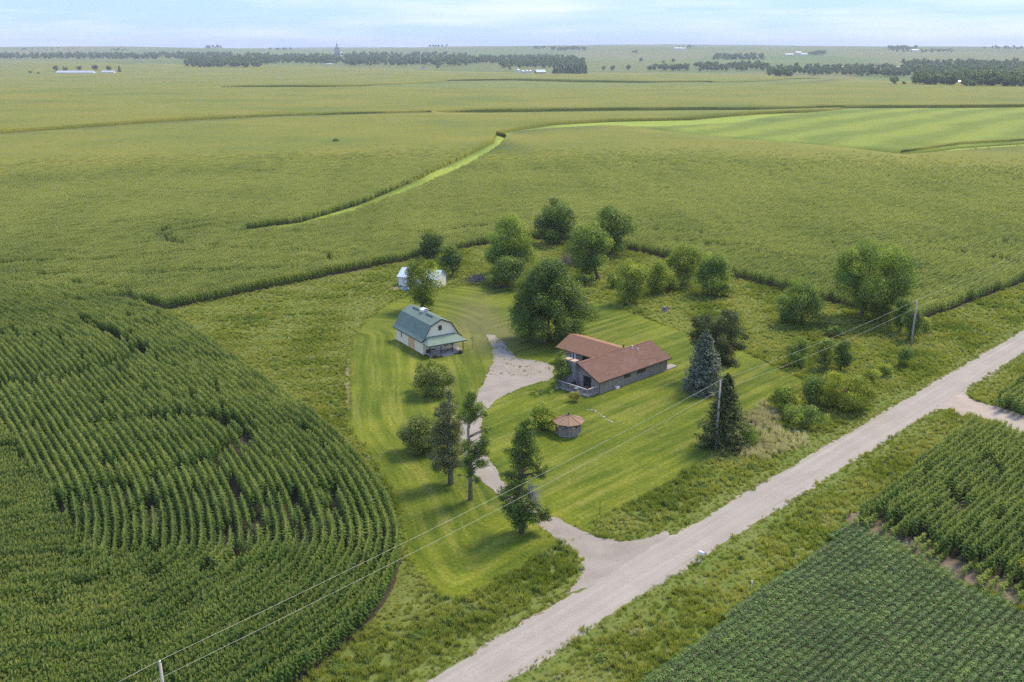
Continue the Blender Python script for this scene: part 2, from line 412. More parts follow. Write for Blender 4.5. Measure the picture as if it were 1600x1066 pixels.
# ---- lawn, driveway, road, soil
def m_lawn():
    m, n, l, out = mat_new('mown_lawn')
    p = pos(n)
    a = n.new('ShaderNodeAttribute'); a.attribute_name = 'stripe'
    cx = n.new('ShaderNodeCombineXYZ'); l.new(a.outputs['Fac'], cx.inputs[0])
    a2 = n.new('ShaderNodeAttribute'); a2.attribute_name = 'along'; l.new(math_(n, l, 'MULTIPLY', a2.outputs['Fac'], .06), cx.inputs[1])
    st = noise(n, l, .75, cx.outputs[0], 3, .6)
    t1 = noise(n, l, .085, p, 5, .6); t2 = noise(n, l, 2.5, p, 5, .7)
    r1 = ramp(n, [(.36, (.055, .092, .007)), (.5, (.112, .146, .010)), (.64, (.195, .218, .016))]); l.new(t1.outputs['Fac'], r1.inputs['Fac'])
    r2 = ramp(n, [(.38, (.055, .095, .008)), (.51, (.125, .155, .014)), (.64, (.235, .23, .05))]); l.new(st.outputs['Fac'], r2.inputs['Fac'])
    c = mixc(n, l, r1.outputs['Color'], r2.outputs['Color'], .5)
    r3 = ramp(n, [(.3, (.55, .6, .55)), (.7, (1.38, 1.32, 1.2))]); l.new(t2.outputs['Fac'], r3.inputs['Fac'])
    c = mixc(n, l, c, r3.outputs['Color'], 1.0, 'MULTIPLY')
    t5 = noise(n, l, .33, p, 6, .75); r6 = ramp(n, [(.58, (0, 0, 0)), (.72, (.7, .7, .7))]); l.new(t5.outputs['Fac'], r6.inputs['Fac'])
    c = mixc(n, l, c, (.235, .215, .065), r6.outputs['Color'])
    # worn, browner ground where cars turn behind the barn
    w = n.new('ShaderNodeAttribute'); w.attribute_name = 'worn'
    t4 = noise(n, l, .55, p, 6, .7); wf = math_(n, l, 'MULTIPLY', w.outputs['Fac'], t4.outputs['Fac'])
    c = mixc(n, l, c, (.17, .145, .075), wf)
    b = n.new('ShaderNodeBsdfPrincipled'); b.inputs['Roughness'].default_value = .9; b.inputs['Specular IOR Level'].default_value = .12
    l.new(c, b.inputs['Base Color'])
    bt = noise(n, l, 5.0, p, 5, .8); bn = n.new('ShaderNodeBump'); bn.inputs['Strength'].default_value = .7; bn.inputs['Distance'].default_value = .1
    l.new(bt.outputs['Fac'], bn.inputs['Height']); l.new(bn.outputs['Normal'], b.inputs['Normal'])
    l.new(b.outputs['BSDF'], out.inputs['Surface']); return m
LEFT_B = smooth(poly([(552,527),(546,610),(540,668),(596,738),(620,790),(632,850),(652,892),(690,934),(722,936),(868,852)]), 2)
def is_left(P): 
    fw = P[:, 1]*CP + H*SP; u = 800 + F*P[:, 0]/fw; v = 533 + F*(H*CP - P[:, 1]*SP)/fw
    return u < np.interp(v, [440, 520, 570, 640, 690, 740, 800, 860, 940], [760, 765, 765, 740, 735, 765, 830, 890, 900])
def stripe(P):
    lf = is_left(P); return np.where(lf, dist_poly(P, LEFT_B), 40 + road_off(P))
def along(P):
    lf = is_left(P); return np.where(lf, P[:, 1], (P - ROAD_C) @ ROAD_DIR)
def worn(P):
    c1 = G(742, 500)[:2]; c2 = G(775, 525)[:2]
    return np.clip(1.15*np.exp(-(((P - c1)/np.array([4, 16]))**2).sum(1)) + 1.1*np.exp(-(((P - c2)/np.array([4, 9]))**2).sum(1)), 0, 1)
lawn_pg = resample(LAWN, 1.0, True, .12, 3)
sheet('lawn', lawn_pg, .008, m_lawn(), 1.4, {'stripe': stripe, 'along': along, 'worn': worn})

def m_gravel(name, c, c2, track=None):
    m, n, l, out = mat_new(name)
    p = pos(n)
    t1 = noise(n, l, .25, p, 6, .65); t2 = noise(n, l, 9.0, p, 4, .8); 
    r1 = ramp(n, [(.32, c2), (.68, c)]); l.new(t1.outputs['Fac'], r1.inputs['Fac']); col = r1.outputs['Color']
    r2 = ramp(n, [(.3, (.72, .72, .72)), (.7, (1.22, 1.22, 1.22))]); l.new(t2.outputs['Fac'], r2.inputs['Fac'])
    col = mixc(n, l, col, r2.outputs['Color'], 1.0, 'MULTIPLY')
    a = n.new('ShaderNodeAttribute'); a.attribute_name = 'across'
    if track:
        cx = n.new('ShaderNodeCombineXYZ'); l.new(math_(n, l, 'MULTIPLY', a.outputs['Fac'], 1.0), cx.inputs[0])
        a2 = n.new('ShaderNodeAttribute'); a2.attribute_name = 'along'; l.new(math_(n, l, 'MULTIPLY', a2.outputs['Fac'], .018), cx.inputs[1])
        st = noise(n, l, 1.5, cx.outputs[0], 4, .6); r3 = ramp(n, [(.35, (.90, .895, .89)), (.65, (1.06, 1.06, 1.06))]); l.new(st.outputs['Fac'], r3.inputs['Fac'])
        col = mixc(n, l, col, r3.outputs['Color'], 1.0, 'MULTIPLY')
    # thin grass growing into the edge
    e = n.new('ShaderNodeAttribute'); e.attribute_name = 'edge'
    t4 = noise(n, l, 1.1, p, 6, .75)
    k = math_(n, l, 'ADD', math_(n, l, 'MULTIPLY', e.outputs['Fac'], 1.0), math_(n, l, 'MULTIPLY', math_(n, l, 'SUBTRACT', t4.outputs['Fac'], .5), 1.5))
    r5 = ramp(n, [(.55, (0, 0, 0)), (.8, (1, 1, 1))]); l.new(k, r5.inputs['Fac'])
    col = mixc(n, l, col, (.15, .165, .05), math_(n, l, 'MULTIPLY', r5.outputs['Color'], .8))
    b = n.new('ShaderNodeBsdfPrincipled'); b.inputs['Roughness'].default_value = .92; b.inputs['Specular IOR Level'].default_value = .15
    l.new(col, b.inputs['Base Color'])
    bt = noise(n, l, 14.0, p, 4, .8); bn = n.new('ShaderNodeBump'); bn.inputs['Strength'].default_value = .5; bn.inputs['Distance'].default_value = .06
    l.new(bt.outputs['Fac'], bn.inputs['Height']); l.new(bn.outputs['Normal'], b.inputs['Normal'])
    l.new(b.outputs['BSDF'], out.inputs['Surface']); return m
drive_pg = resample(DRIVE, .6, True, .12, 5)
apron_c = G(785, 548)[:2]
def drive_edge(P):
    d = dist_poly(P, DRIVE, True)
    ap = np.clip(1 - np.hypot((P[:, 0] - apron_c[0])/7, (P[:, 1] - apron_c[1])/14), 0, 1)
    return np.clip(1 - d/.4, 0, 1)*.5 + .5*sstep(0, .8, ap)
sheet('driveway', drive_pg, .022, m_gravel('driveway_gravel', (.345, .305, .262), (.26, .224, .19)), .7, {'edge': drive_edge, 'across': lambda P: P[:, 0], 'along': lambda P: P[:, 1]})

# road: crowned gravel strip with a ragged edge
s = np.arange(-140, 620, .8); ac = np.linspace(-1, 1, 13); rg = np.random.RandomState(4)
jl = .22*np.sin(s*.35) + rg.normal(0, .12, len(s)) + .15*np.sin(s*1.3 + 2); jr = .22*np.sin(s*.31 + 1) + rg.normal(0, .12, len(s))
V, AC, AL, ED = [], [], [], []
for i, si in enumerate(s):
    for q in ac:
        half = ROAD_HALF + (jl[i] if q > 0 else jr[i])*(abs(q) > .9)
        P = ROAD_C + ROAD_DIR*si + ROAD_N*q*half
        V.append((P[0], P[1], .045 + .10*(1 - q*q) - (.05 if abs(q) == 1 else 0) + float(terr(*P)))); AC.append(q*half); AL.append(si); ED.append(0.0 if (q > 0 and 13 < si < 26) else max(0, (abs(q) - .8)*5)*.7)
n1 = len(ac); I, J = np.meshgrid(np.arange(len(s) - 1), np.arange(n1 - 1), indexing='ij'); k = (I*n1 + J).ravel()
me = fast_mesh('gravel_road', V, np.c_[k, k + n1, k + n1 + 1, k + 1][:, ::-1], m_gravel('road_gravel', (.375, .335, .29), (.325, .288, .248), True), smooth_=True)
for an, dd in (('across', AC), ('along', AL), ('edge', ED)):
    at = me.attributes.new(an, 'FLOAT', 'POINT'); at.data.foreach_set('value', np.array(dd, np.float32))
if me.polygons[0].normal.z < 0: me.flip_normals()
road = link(bpy.data.objects.new('gravel_road', me)); road['kind'] = 'structure'
soil = m_gravel('field_soil', (.075, .06, .045), (.05, .04, .03))
dirt = m_gravel('dry_dirt', (.24, .18, .135), (.145, .105, .08))
zero = {'edge': lambda P: np.zeros(len(P)), 'across': lambda P: P[:, 0], 'along': lambda P: P[:, 1]}
sheet('field_soil', resample(NEAR_CORN, 2, True, .1, 1), .004, soil, 8, zero)
sheet('field_soil', resample(CORN_R, 2, True, .1, 1), .005, soil, 8, zero)
sheet('field_soil', resample(CORN_R2, 2, True, .1, 1), .005, soil, 8, zero)
sheet('field_soil', resample(SOY, 2, True, .1, 1), .004, soil, 8, zero)
sheet('field_soil', np.vstack([resample(FAR_EDGE, 6), [[330, 345], [-330, 345]]]), .004, soil, 25, zero)
sheet('bare_strip', resample(DIRT_R, .8, True, .2, 2), .012, dirt, 1.2, {**zero, 'edge': lambda P: np.clip(1 - dist_poly(P, DIRT_R, True)/.6, 0, 1)*.6})
sheet('field_entrance', resample(ENTRY, .8, True, .15, 2), .030, m_gravel('entrance_gravel', (.45, .38, .32), (.33, .27, .22)), 1.0, {**zero, 'edge': lambda P: np.clip(1 - dist_poly(P, ENTRY, True)/.7, 0, 1)*.7})

# ------------------------------------------------------------------ crops
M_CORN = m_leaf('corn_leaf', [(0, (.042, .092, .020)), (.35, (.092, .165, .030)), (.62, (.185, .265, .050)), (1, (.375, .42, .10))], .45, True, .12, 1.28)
M_TASSEL = m_leaf('corn_tassel', [(0, (.19, .23, .06)), (.5, (.34, .35, .11)), (1, (.52, .48, .17))], .35, True, .08, 1.1)
def corn_plant(rng, h):
    V, Fq, T, Mi = [], [], [], []
    az = rng.uniform(0, 6.28)
    for i in range(9):
        z0 = h*(.2 + .62*i/8); L = (.30 + .24*math.sin(math.pi*(i + .6)/10.2))*rng.uniform(.85, 1.15); a = az + math.pi*i + rng.normal(0, .35)
        up = .55 + .3*i/8; w = .075*rng.uniform(.85, 1.25); dx, dy = math.cos(a), math.sin(a); sx, sy = -dy, dx
        pts = [(0, z0), (.42*L, z0 + up*.55*L), (.78*L, z0 + up*.5*L), (1.0*L, z0 + up*.12*L)]; ww = [.6*w, w, .8*w, .1*w]; b = len(V)
        for (r_, z_), q in zip(pts, ww):
            V += [(r_*dx + sx*q, r_*dy + sy*q, z_), (r_*dx - sx*q, r_*dy - sy*q, z_)]
        for k in range(3): Fq.append((b + 2*k, b + 2*k + 1, b + 2*k + 3, b + 2*k + 2))
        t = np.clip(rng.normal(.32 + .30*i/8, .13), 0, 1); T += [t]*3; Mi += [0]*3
    b = len(V); V += [(-.02, 0, 0), (.02, 0, 0), (.012, 0, h), (-.012, 0, h)]; Fq.append((b, b+1, b+2, b+3)); T.append(.4); Mi.append(0)
    for i in range(5):
        a = rng.uniform(0, 6.28); lean = 0.03 if i == 0 else rng.uniform(.08, .2); z0 = h*.86; z1 = h*1.05 if i else h*1.12; b = len(V); w = .034
        dx, dy = math.cos(a), math.sin(a); V += [(-dy*w, dx*w, z0), (dy*w, -dx*w, z0), (dx*lean + dy*w, dy*lean - dx*w, z1), (dx*lean - dy*w, dy*lean + dx*w, z1)]
        Fq.append((b, b+1, b+2, b+3)); T.append(rng.uniform(.2, .9)); Mi.append(1)
    return np.array(V), np.array(Fq), T, Mi
CHUNK = 2.4
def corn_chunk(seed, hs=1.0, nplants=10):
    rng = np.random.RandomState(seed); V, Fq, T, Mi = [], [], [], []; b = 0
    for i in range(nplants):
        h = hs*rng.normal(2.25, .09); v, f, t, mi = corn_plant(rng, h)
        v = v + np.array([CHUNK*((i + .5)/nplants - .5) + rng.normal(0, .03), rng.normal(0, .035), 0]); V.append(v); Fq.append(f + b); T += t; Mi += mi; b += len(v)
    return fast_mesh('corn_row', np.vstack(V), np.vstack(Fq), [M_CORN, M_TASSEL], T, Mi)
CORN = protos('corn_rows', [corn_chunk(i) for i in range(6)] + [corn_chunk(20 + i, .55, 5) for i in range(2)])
def corn_scatter(name, P, A, label, seed, sc=None, tint=None):
    rng = np.random.RandomState(seed); n = len(P)
    A = A + (rng.rand(n) < .5)*math.pi
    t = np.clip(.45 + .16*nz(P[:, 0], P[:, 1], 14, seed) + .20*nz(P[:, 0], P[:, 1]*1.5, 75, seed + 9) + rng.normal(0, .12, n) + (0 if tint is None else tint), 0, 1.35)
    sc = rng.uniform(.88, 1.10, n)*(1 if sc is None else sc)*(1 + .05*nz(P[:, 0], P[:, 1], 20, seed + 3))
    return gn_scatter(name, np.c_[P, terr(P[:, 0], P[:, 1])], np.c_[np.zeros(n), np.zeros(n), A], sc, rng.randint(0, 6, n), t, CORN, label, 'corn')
def rows_in(pg, d, sp=.9, step=2.3, seed=0):
    d = d/np.hypot(*d); nrm = np.array([-d[1], d[0]]); rng = np.random.RandomState(seed)
    q = pg @ np.c_[d, nrm]; lo, hi = q.min(0), q.max(0)
    a, b = np.meshgrid(np.arange(lo[0], hi[0], step), np.arange(lo[1], hi[1], sp)); a = a + rng.uniform(0, step, (a.shape[0], 1))
    P = np.outer(a.ravel(), d) + np.outer(b.ravel(), nrm); P = P[inside(P, pg)]
    return P, np.full(len(P), math.atan2(d[1], d[0]))
def near_px(P, pts, rad):                   # is P close to a line given in photo pixels (at canopy height)
    return dist_poly(P, smooth(poly(pts, 1.9), 2)) < rad
def unseen(P, m=12.0): return (np.abs(P[:, 0]) > .56*P[:, 1] + m) | (P[:, 1] < 50)

# left field: rows follow its curved edge
edge = resample(CORN_EDGE, 1.0); P_, A_ = [], []
tang = np.gradient(edge, axis=0); tang /= np.linalg.norm(tang, axis=1, keepdims=True); nin = np.c_[tang[:, 1], -tang[:, 0]]
inn = NEAR_CORN.mean(0)
if ((inn - edge[len(edge)//2]) @ nin[len(edge)//2]) < 0: nin = -nin
ext0 = edge[0] - tang[0]*np.arange(60, 0, -1)[:, None]; ext1 = edge[-1] + tang[-1]*np.arange(1, 60)[:, None]
edgeX = np.vstack([ext0, edge, ext1]); ninX = np.vstack([np.repeat(nin[:1], 60, 0), nin, np.repeat(nin[-1:], 59, 0)])
for kx in range(0, 120):
    off = .35 + kx*.9; q = edgeX + ninX*off
    L = np.r_[0, np.cumsum(np.hypot(*np.diff(q, axis=0).T))]
    good = np.r_[True, (np.diff(q, axis=0)*np.diff(edgeX, axis=0)).sum(1) > 0]
    u = np.arange((kx*.77) % 2.3, L[-1], 2.3); x = np.interp(u, L, q[:, 0]); y = np.interp(u, L, q[:, 1])
    tx = np.interp(u, L, np.gradient(q[:, 0])); ty = np.interp(u, L, np.gradient(q[:, 1])); P = np.c_[x, y]
    ok = (dist_poly(P, edgeX[::3]) > off - .25) & (np.interp(u, L, good.astype(float)) > .9)
    P_.append(P[ok]); A_.append(np.arctan2(ty, tx)[ok])
P_, A_ = np.vstack(P_), np.concatenate(A_)
CROSS = poly([(-150,660),(0,668),(22,690),(84,780),(150,900),(215,1010),(300,1130),(-150,1130)], 1.9)
k = inside(P_, NEAR_CORN) & ~inside(P_, CROSS); P_, A_ = P_[k], A_[k]
cP, cA = rows_in(CROSS, np.array([1.0, .22]), .86, 2.3, 5); P_ = np.vstack([P_, cP]); A_ = np.r_[A_, cA]
k = ~unseen(P_); P_, A_ = P_[k], A_[k]
rng = np.random.RandomState(8)
ARCS = [[(0,597),(88,592),(164,572),(217,548)], [(196,530),(160,512),(123,493)], [(150,655),(317,645),(399,663),(364,698),(282,731),(176,757),(88,775)], [(120,880),(260,850),(370,815),(400,790)],
        [(0,690),(30,705)], [(60,930),(170,905),(330,880),(420,880)], [(90,470),(170,462),(230,466)]]
drop = np.zeros(len(P_), bool)
for a in ARCS[:3]: drop |= near_px(P_, a, 1.0)
for a in ARCS[3:]: drop |= near_px(P_, a, .8) & (rng.rand(len(P_)) < .5)
for (u, v, r_) in [(95,802,1.3),(244,792,1.9),(214,800,1.1),(130,795,1.0),(217,546,2.0),(200,528,1.4),(410,830,1.5),(462,798,1.0),(470,830,1.0),(512,770,1.1),(520,800,1.1),(430,775,1.0),(368,880,1.2),(345,735,1.2)]:
    drop |= np.hypot(*(P_ - G(u, v, 1.2)[:2]).T) < r_
for a in [[(355,735),(378,765),(398,800)], [(455,765),(470,800),(468,842)], [(506,758),(520,785),(524,815)], [(310,742),(330,765)]]: drop |= near_px(P_, a, .42)
drop |= rng.rand(len(P_)) < .015
rs = np.random.RandomState(31); kk = drop & (rs.rand(len(P_)) < .4); nk = int(kk.sum())
gn_scatter('stunted_corn', np.c_[P_[kk], np.zeros(nk)], np.c_[np.zeros((nk, 2)), A_[kk]], rs.uniform(.75, 1.25, nk), 6 + rs.randint(0, 2, nk), rs.uniform(.05, .4, nk), CORN, 'short dark corn in the curved gaps of the lower left field', 'corn')
corn_scatter('corn_field', P_[~drop], A_[~drop], 'tall dark green corn in curving rows filling the lower left', 11, tint=-.14)

# fields right of the road
q, a = rows_in(CORN_R, ROAD_DIR, .9, 2.3, 2); k = ~unseen(q, 25) & (rng.rand(len(q)) > .03)
for (u, v, r_) in [(1540,725,1.3),(1555,740,1.2),(1490,775,1.3),(1497,790,1.0)]: k &= np.hypot(*(q - G(u, v, 1.2)[:2]).T) > r_
corn_scatter('corn_field', q[k], a[k], 'corn in straight rows between the road and the soybeans at right', 12, tint=.06)
q, a = rows_in(CORN_R2, ROAD_DIR, .9, 2.3, 3)
corn_scatter('corn_field', q, a, 'corner of a corn field beyond the dirt field entrance at right edge', 13, tint=.05)
# short ragged corn in the bare strip
q, a = rows_in(DIRT_R, ROAD_DIR, .9, 1.8, 4); rs = np.random.RandomState(5); k = rs.rand(len(q)) < .55; q, a = q[k], a[k]
gn_scatter('stunted_corn', np.c_[q, np.zeros(len(q))], np.c_[np.zeros((len(q), 2)), a], rs.uniform(.7, 1.1, len(q)), 6 + rs.randint(0, 2, len(q)), rs.uniform(.5, 1, len(q)), CORN, 'short ragged corn along the bare strip beside the soybeans', 'corn')

# the wide field behind the acreage
GAP1 = poly([(384,348),(470,337),(560,311),(650,274),(730,237),(770,217),(776,205),(793,211),(780,226),(735,254),(655,290),(560,325),(470,350),(376,361)], 2.2)
FAR1 = np.vstack([resample(FAR_EDGE, 8), [[380, 500], [-380, 500]]])
q, a = rows_in(FAR1, ROAD_DIR, .9, 2.3, 6)
k = ~unseen(q, 8) & ~inside(q, GAP1)
k &= ~inside(q, polyT([(900,196),(960,186),(1290,173.5),(1330,169.5),(1700,165.5),(1720,222),(1600,230),(1500,237),(1412,245),(1400,240),(1300,237),(1150,225),(1040,213)], .9)); q, a = q[k], a[k]
rng = np.random.RandomState(9); drop = rng.rand(len(q)) < sstep(350, 500, np.hypot(*q.T))*.97
for arc in [[(520,398),(470,388),(330,388),(180,405),(0,410)], [(520,398),(500,412),(420,420),(300,424),(120,430),(0,425)], [(360,343),(270,352),(243,368),(262,380),(350,384)], [(360,350),(285,358),(262,368),(280,378)],
            [(1015,358),(1090,363)], [(1030,374),(1120,383),(1180,384)], [(1180,392),(1240,402),(1350,408),(1400,404)], [(1430,380),(1500,372),(1600,378)], [(1440,388),(1520,395),(1590,410)], [(0,440),(90,438),(200,450)],[(640,365),(760,352)]]:
    drop |= near_px(q, arc, 1.3) & (rng.rand(len(q)) < .85)
corn_scatter('corn_field', q[~drop], a[~drop], 'broad yellowish corn field spreading behind the farm buildings', 14, tint=.40 + .30*sstep(200, 330, q[~drop][:, 1]))

# soybeans: leafy rows
M_SOY = m_leaf('soybean_leaf', [(0, (0.059, 0.117, 0.027)), (.5, (0.108, 0.196, 0.037)), (1, (0.217, 0.317, 0.061))], .28, True, .35)
def soy_chunk(seed):
    rng = np.random.RandomState(seed); n = 340
    x = rng.uniform(-1.1, 1.1, n); a = rng.uniform(-1.35, 1.35, n); hump = .06*np.sin(x*5 + seed)
    r_ = rng.uniform(.75, 1.05, n); C = np.c_[x, np.sin(a)*.36*r_, .30 + np.cos(a)*.42*r_ + hump]
    Nn = np.c_[rng.normal(0, .4, n), np.sin(a), np.cos(a) + .5]
    V, Fq = cards(C, Nn, rng.uniform(.09, .155, n), .75, rng); return fast_mesh('soybean_row', V, Fq, M_SOY, np.clip(rng.normal(.45, .25, n), 0, 1))
SOYC = protos('soybean_rows', [soy_chunk(i) for i in range(5)])
q, a = rows_in(SOY, np.array([.72, .69]), .74, 2.0, 7); k = ~unseen(q, 20) ; q, a = q[k], a[k]; n = len(q); rs = np.random.RandomState(3)
gn_scatter('soybean_field', np.c_[q, np.zeros(n)], np.c_[np.zeros((n, 2)), a + (rs.rand(n) < .5)*math.pi], rs.uniform(.9, 1.15, n), rs.randint(0, 5, n), np.clip(.45 + .3*nz(q[:, 0], q[:, 1], 9, 2) + rs.normal(0, .14, n), 0, 1), SOYC, 'dense dark green soybeans in the lower right corner', 'soybeans')

# ---- far crops: canopy sheets with real edges, from 330 m outwards
def m_canopy(name, stops, stripes=False, tan=(.195, .172, .024)):
    m, n, l, out = mat_new(name)
    p = pos(n)
    t1 = noise(n, l, .009, p, 6, .65); t2 = noise(n, l, .9, p, 3, .8); t3 = noise(n, l, .035, p, 5, .65)
    r1 = ramp(n, stops); l.new(t1.outputs['Fac'], r1.inputs['Fac']); c = r1.outputs['Color']
    c = mixc(n, l, c, tan, math_(n, l, 'MULTIPLY', t3.outputs['Fac'], .55))
    if stripes:
        mpn = n.new('ShaderNodeMapping'); mpn.inputs['Rotation'].default_value = (0, 0, R(-52)); l.new(p, mpn.inputs['Vector'])
        sp_ = n.new('ShaderNodeSeparateXYZ'); l.new(mpn.outputs['Vector'], sp_.inputs[0])
        wv = math_(n, l, 'SINE', math_(n, l, 'ADD', math_(n, l, 'MULTIPLY', sp_.outputs[1], 2*math.pi/38), math_(n, l, 'MULTIPLY', t1.outputs['Fac'], 9.0)))
        rs_ = ramp(n, [(.15, (.86, .89, .82)), (.85, (1.2, 1.15, 1.1))]); l.new(math_(n, l, 'MULTIPLY_ADD', wv, .5), rs_.inputs['Fac'])
        rs_.inputs['Fac'].links[0].from_node.inputs[2].default_value = .5
        c = mixc(n, l, c, rs_.outputs['Color'], 1.0, 'MULTIPLY')
    r2 = ramp(n, [(.3, (.68, .72, .66)), (.7, (1.3, 1.28, 1.25))]); l.new(t2.outputs['Fac'], r2.inputs['Fac'])
    c = mixc(n, l, c, r2.outputs['Color'], 1.0, 'MULTIPLY')
    d = n.new('ShaderNodeBsdfPrincipled'); d.inputs['Roughness'].default_value = .85; d.inputs['Specular IOR Level'].default_value = .15
    l.new(c, d.inputs['Base Color'])
    bt = noise(n, l, .8, p, 4, .8); bn = n.new('ShaderNodeBump'); bn.inputs['Strength'].default_value = .8; bn.inputs['Distance'].default_value = .6
    l.new(bt.outputs['Fac'], bn.inputs['Height']); l.new(bn.outputs['Normal'], d.inputs['Normal'])
    l.new(d.outputs['BSDF'], out.inputs['Surface']); return m
S1A = polyT([(384,348),(470,337),(560,311),(650,274),(730,237),(770,217),(776,205),(793,211),(780,226),(735,254),(655,290),(560,325),(470,350),(376,361)], 2.3)
S1B = polyT([(777,204),(860,191),(960,186),(1080,183.5),(1140,178),(1190,174.6),(1290,171),(1288,172.5),(1205,180.5),(1145,190.5),(1040,196),(940,196),(870,200),(803,206),(794,211.5)], 2.3)
S2 = polyT([(676,173.2),(800,171),(1000,168.3),(1180,167.8),(1320,164.8),(1700,161.5),(1700,164),(1320,168),(1180,172),(1000,173.8),(800,176.6),(690,175.8)], 2.3)
S3 = polyT([(-100,212),(0,203.5),(100,196.5),(300,184),(450,177.8),(600,174.8),(674,173.2),(674,175.6),(600,177.6),(450,181.2),(300,188.5),(100,202),(0,209.5),(-100,218)], 2.3)
S4 = polyT([(345,134.6),(500,133.4),(600,131.4),(700,124.6),(800,123.6),(900,126.2),(1000,127.2),(1110,126.2),(1110,127.6),(1000,129.8),(900,129.2),(800,126.8),(700,127.6),(600,134.2),(500,136.4),(345,136.4)], 2.3)
S5 = polyT([(1408,238.5),(1500,226),(1600,219.5),(1720,212),(1720,219),(1600,228),(1500,234.5),(1412,242)], 2.3)
FSOY = polyT([(960,198),(1040,197.5),(1147,192),(1207,182),(1290,173.5),(1330,169.5),(1700,165.5),(1720,210),(1600,217.5),(1500,224),(1404,236),(1300,233),(1150,221),(1040,209)], .9)
FSOY2 = polyT([(560,133.5),(700,129),(800,128),(900,130.5),(1000,131.2),(1120,129),(1230,124),(1320,122.5),(1200,133),(1000,137.5),(800,139),(640,139.5)], .9)
FSOY = np.vstack([FSOY[:7], S5[:4][::-1], FSOY[11:]]); HOLE5 = np.vstack([FSOY[:7], S5[4:], FSOY[11:]]); ROW5 = polyT([(1408,237.2),(1500,224.8),(1600,218.2),(1720,211),(1720,212.4),(1600,219.9),(1500,226.5),(1408,238.9)], .9)
def canopy(name, outer, holes, hgt, mat, label, cat, g0, g1):
    lo, hi = outer.min(0), outer.max(0); pts = []
    y = lo[1]
    while y < hi[1]:
        st = g0 + (g1 - g0)*min(1, (y - lo[1])/1500); pts += [(x, y) for x in np.arange(lo[0], hi[0], st)]; y += st
    q = np.array(pts); q = q[inside(q, outer)]
    vs, ed = [], []
    for pg in [outer] + list(holes):
        pg = resample(pg, 30, True); b = len(vs); vs += [Vector(p) for p in pg]; ed += [(b + i, b + (i+1) % len(pg)) for i in range(len(pg))]
    vs += [Vector(p) for p in q]
    r = delaunay_2d_cdt(vs, ed, [], 0, 1e-3); V2 = np.array([tuple(p) for p in r[0]]); T = np.array(r[2]); c = V2[T].mean(1)
    keep = inside(c, outer)
    for h in holes: keep &= ~inside(c, h)
    T = T[keep]; z = terr(V2[:, 0], V2[:, 1]); n = len(V2)
    e = np.vstack([T[:, [0, 1]], T[:, [1, 2]], T[:, [2, 0]]]); key = np.sort(e, 1); _, inv, cnt = np.unique(key, axis=0, return_inverse=True, return_counts=True)
    be = e[cnt[inv.ravel()] == 1]
    hgt = hgt if hgt != 2.3 else 1.0 + 1.3*sstep(355, 490, np.hypot(*V2.T))
    V3 = np.vstack([np.c_[V2, z + hgt], np.c_[V2, z - .3]])
    W = np.vstack([np.c_[be[:, 1], be[:, 0], be[:, 0] + n], np.c_[be[:, 1], be[:, 0] + n, be[:, 1] + n]])
    me = fast_mesh(name, V3, np.vstack([T, W]), mat)
    o = link(bpy.data.objects.new(name, me)); tag(o, label, cat, kind='stuff'); return o
M_CAN = m_canopy('far_corn_canopy', [(.34, (.108, .155, .016)), (.5, (.172, .188, .018)), (.66, (.218, .206, .024))])
OUT = np.array([[-215, 345], [215, 345], [330, 420], [1330, 2050], [700, 2020], [250, 1500], [-100, 1560], [-500, 1900], [-1330, 2050], [-330, 420]], float)
OUT[4:8] = [GT(1190, 119)[:2], GT(900, 116)[:2], GT(560, 108)[:2], GT(240, 101)[:2]]
OUT[3] = GT(1640, 137)[:2]; OUT[8] = GT(-40, 97)[:2]
canopy('corn_field', OUT, [S1A, S1B, S2, S3, S4, HOLE5, FSOY2], 2.3, M_CAN, 'hazy strips of tan green corn running to the distant tree line', 'corn', 22, 120)
M_FS = m_canopy('far_soy_canopy', [(.3, (.150, .205, .024)), (.7, (.200, .245, .028))], True, (.18, .215, .030))
canopy('soybean_field', FSOY, [], .85, M_FS, 'bright green soybean field with diagonal bands at upper right', 'soybeans', 40, 60)
canopy('soybean_field', FSOY2, [], .85, m_canopy('far_soy_canopy_plain', [(.3, (.135, .175, .03)), (.7, (.17, .20, .035))], False, (.17, .18, .04)), 'light green soybean strip below the distant grain bins', 'soybeans', 60, 90)
canopy('fencerow', ROW5, [], 1.9, M_CAN, 'thin dark weedy fencerow edging the banded soybeans at right', 'fencerow', 20, 30)
# grass in the waterways
M_WW = m_canopy('waterway_grass', [(.3, (.22, .30, .03)), (.7, (.30, .36, .05))], False, (.26, .31, .05))
canopy('waterway_grass', GAP1, [], .25, M_WW, 'bright grass waterway curving through the corn behind the farm', 'grass', 20, 30)
canopy('waterway_grass', S1B, [], .25, M_WW, 'bright yellow grass wedge below the long dark corn edge', 'grass', 20, 30)
canopy('waterway_grass', S5, [], .25, M_WW, 'thin bright grass strip crossing the field at right edge', 'grass', 20, 30)

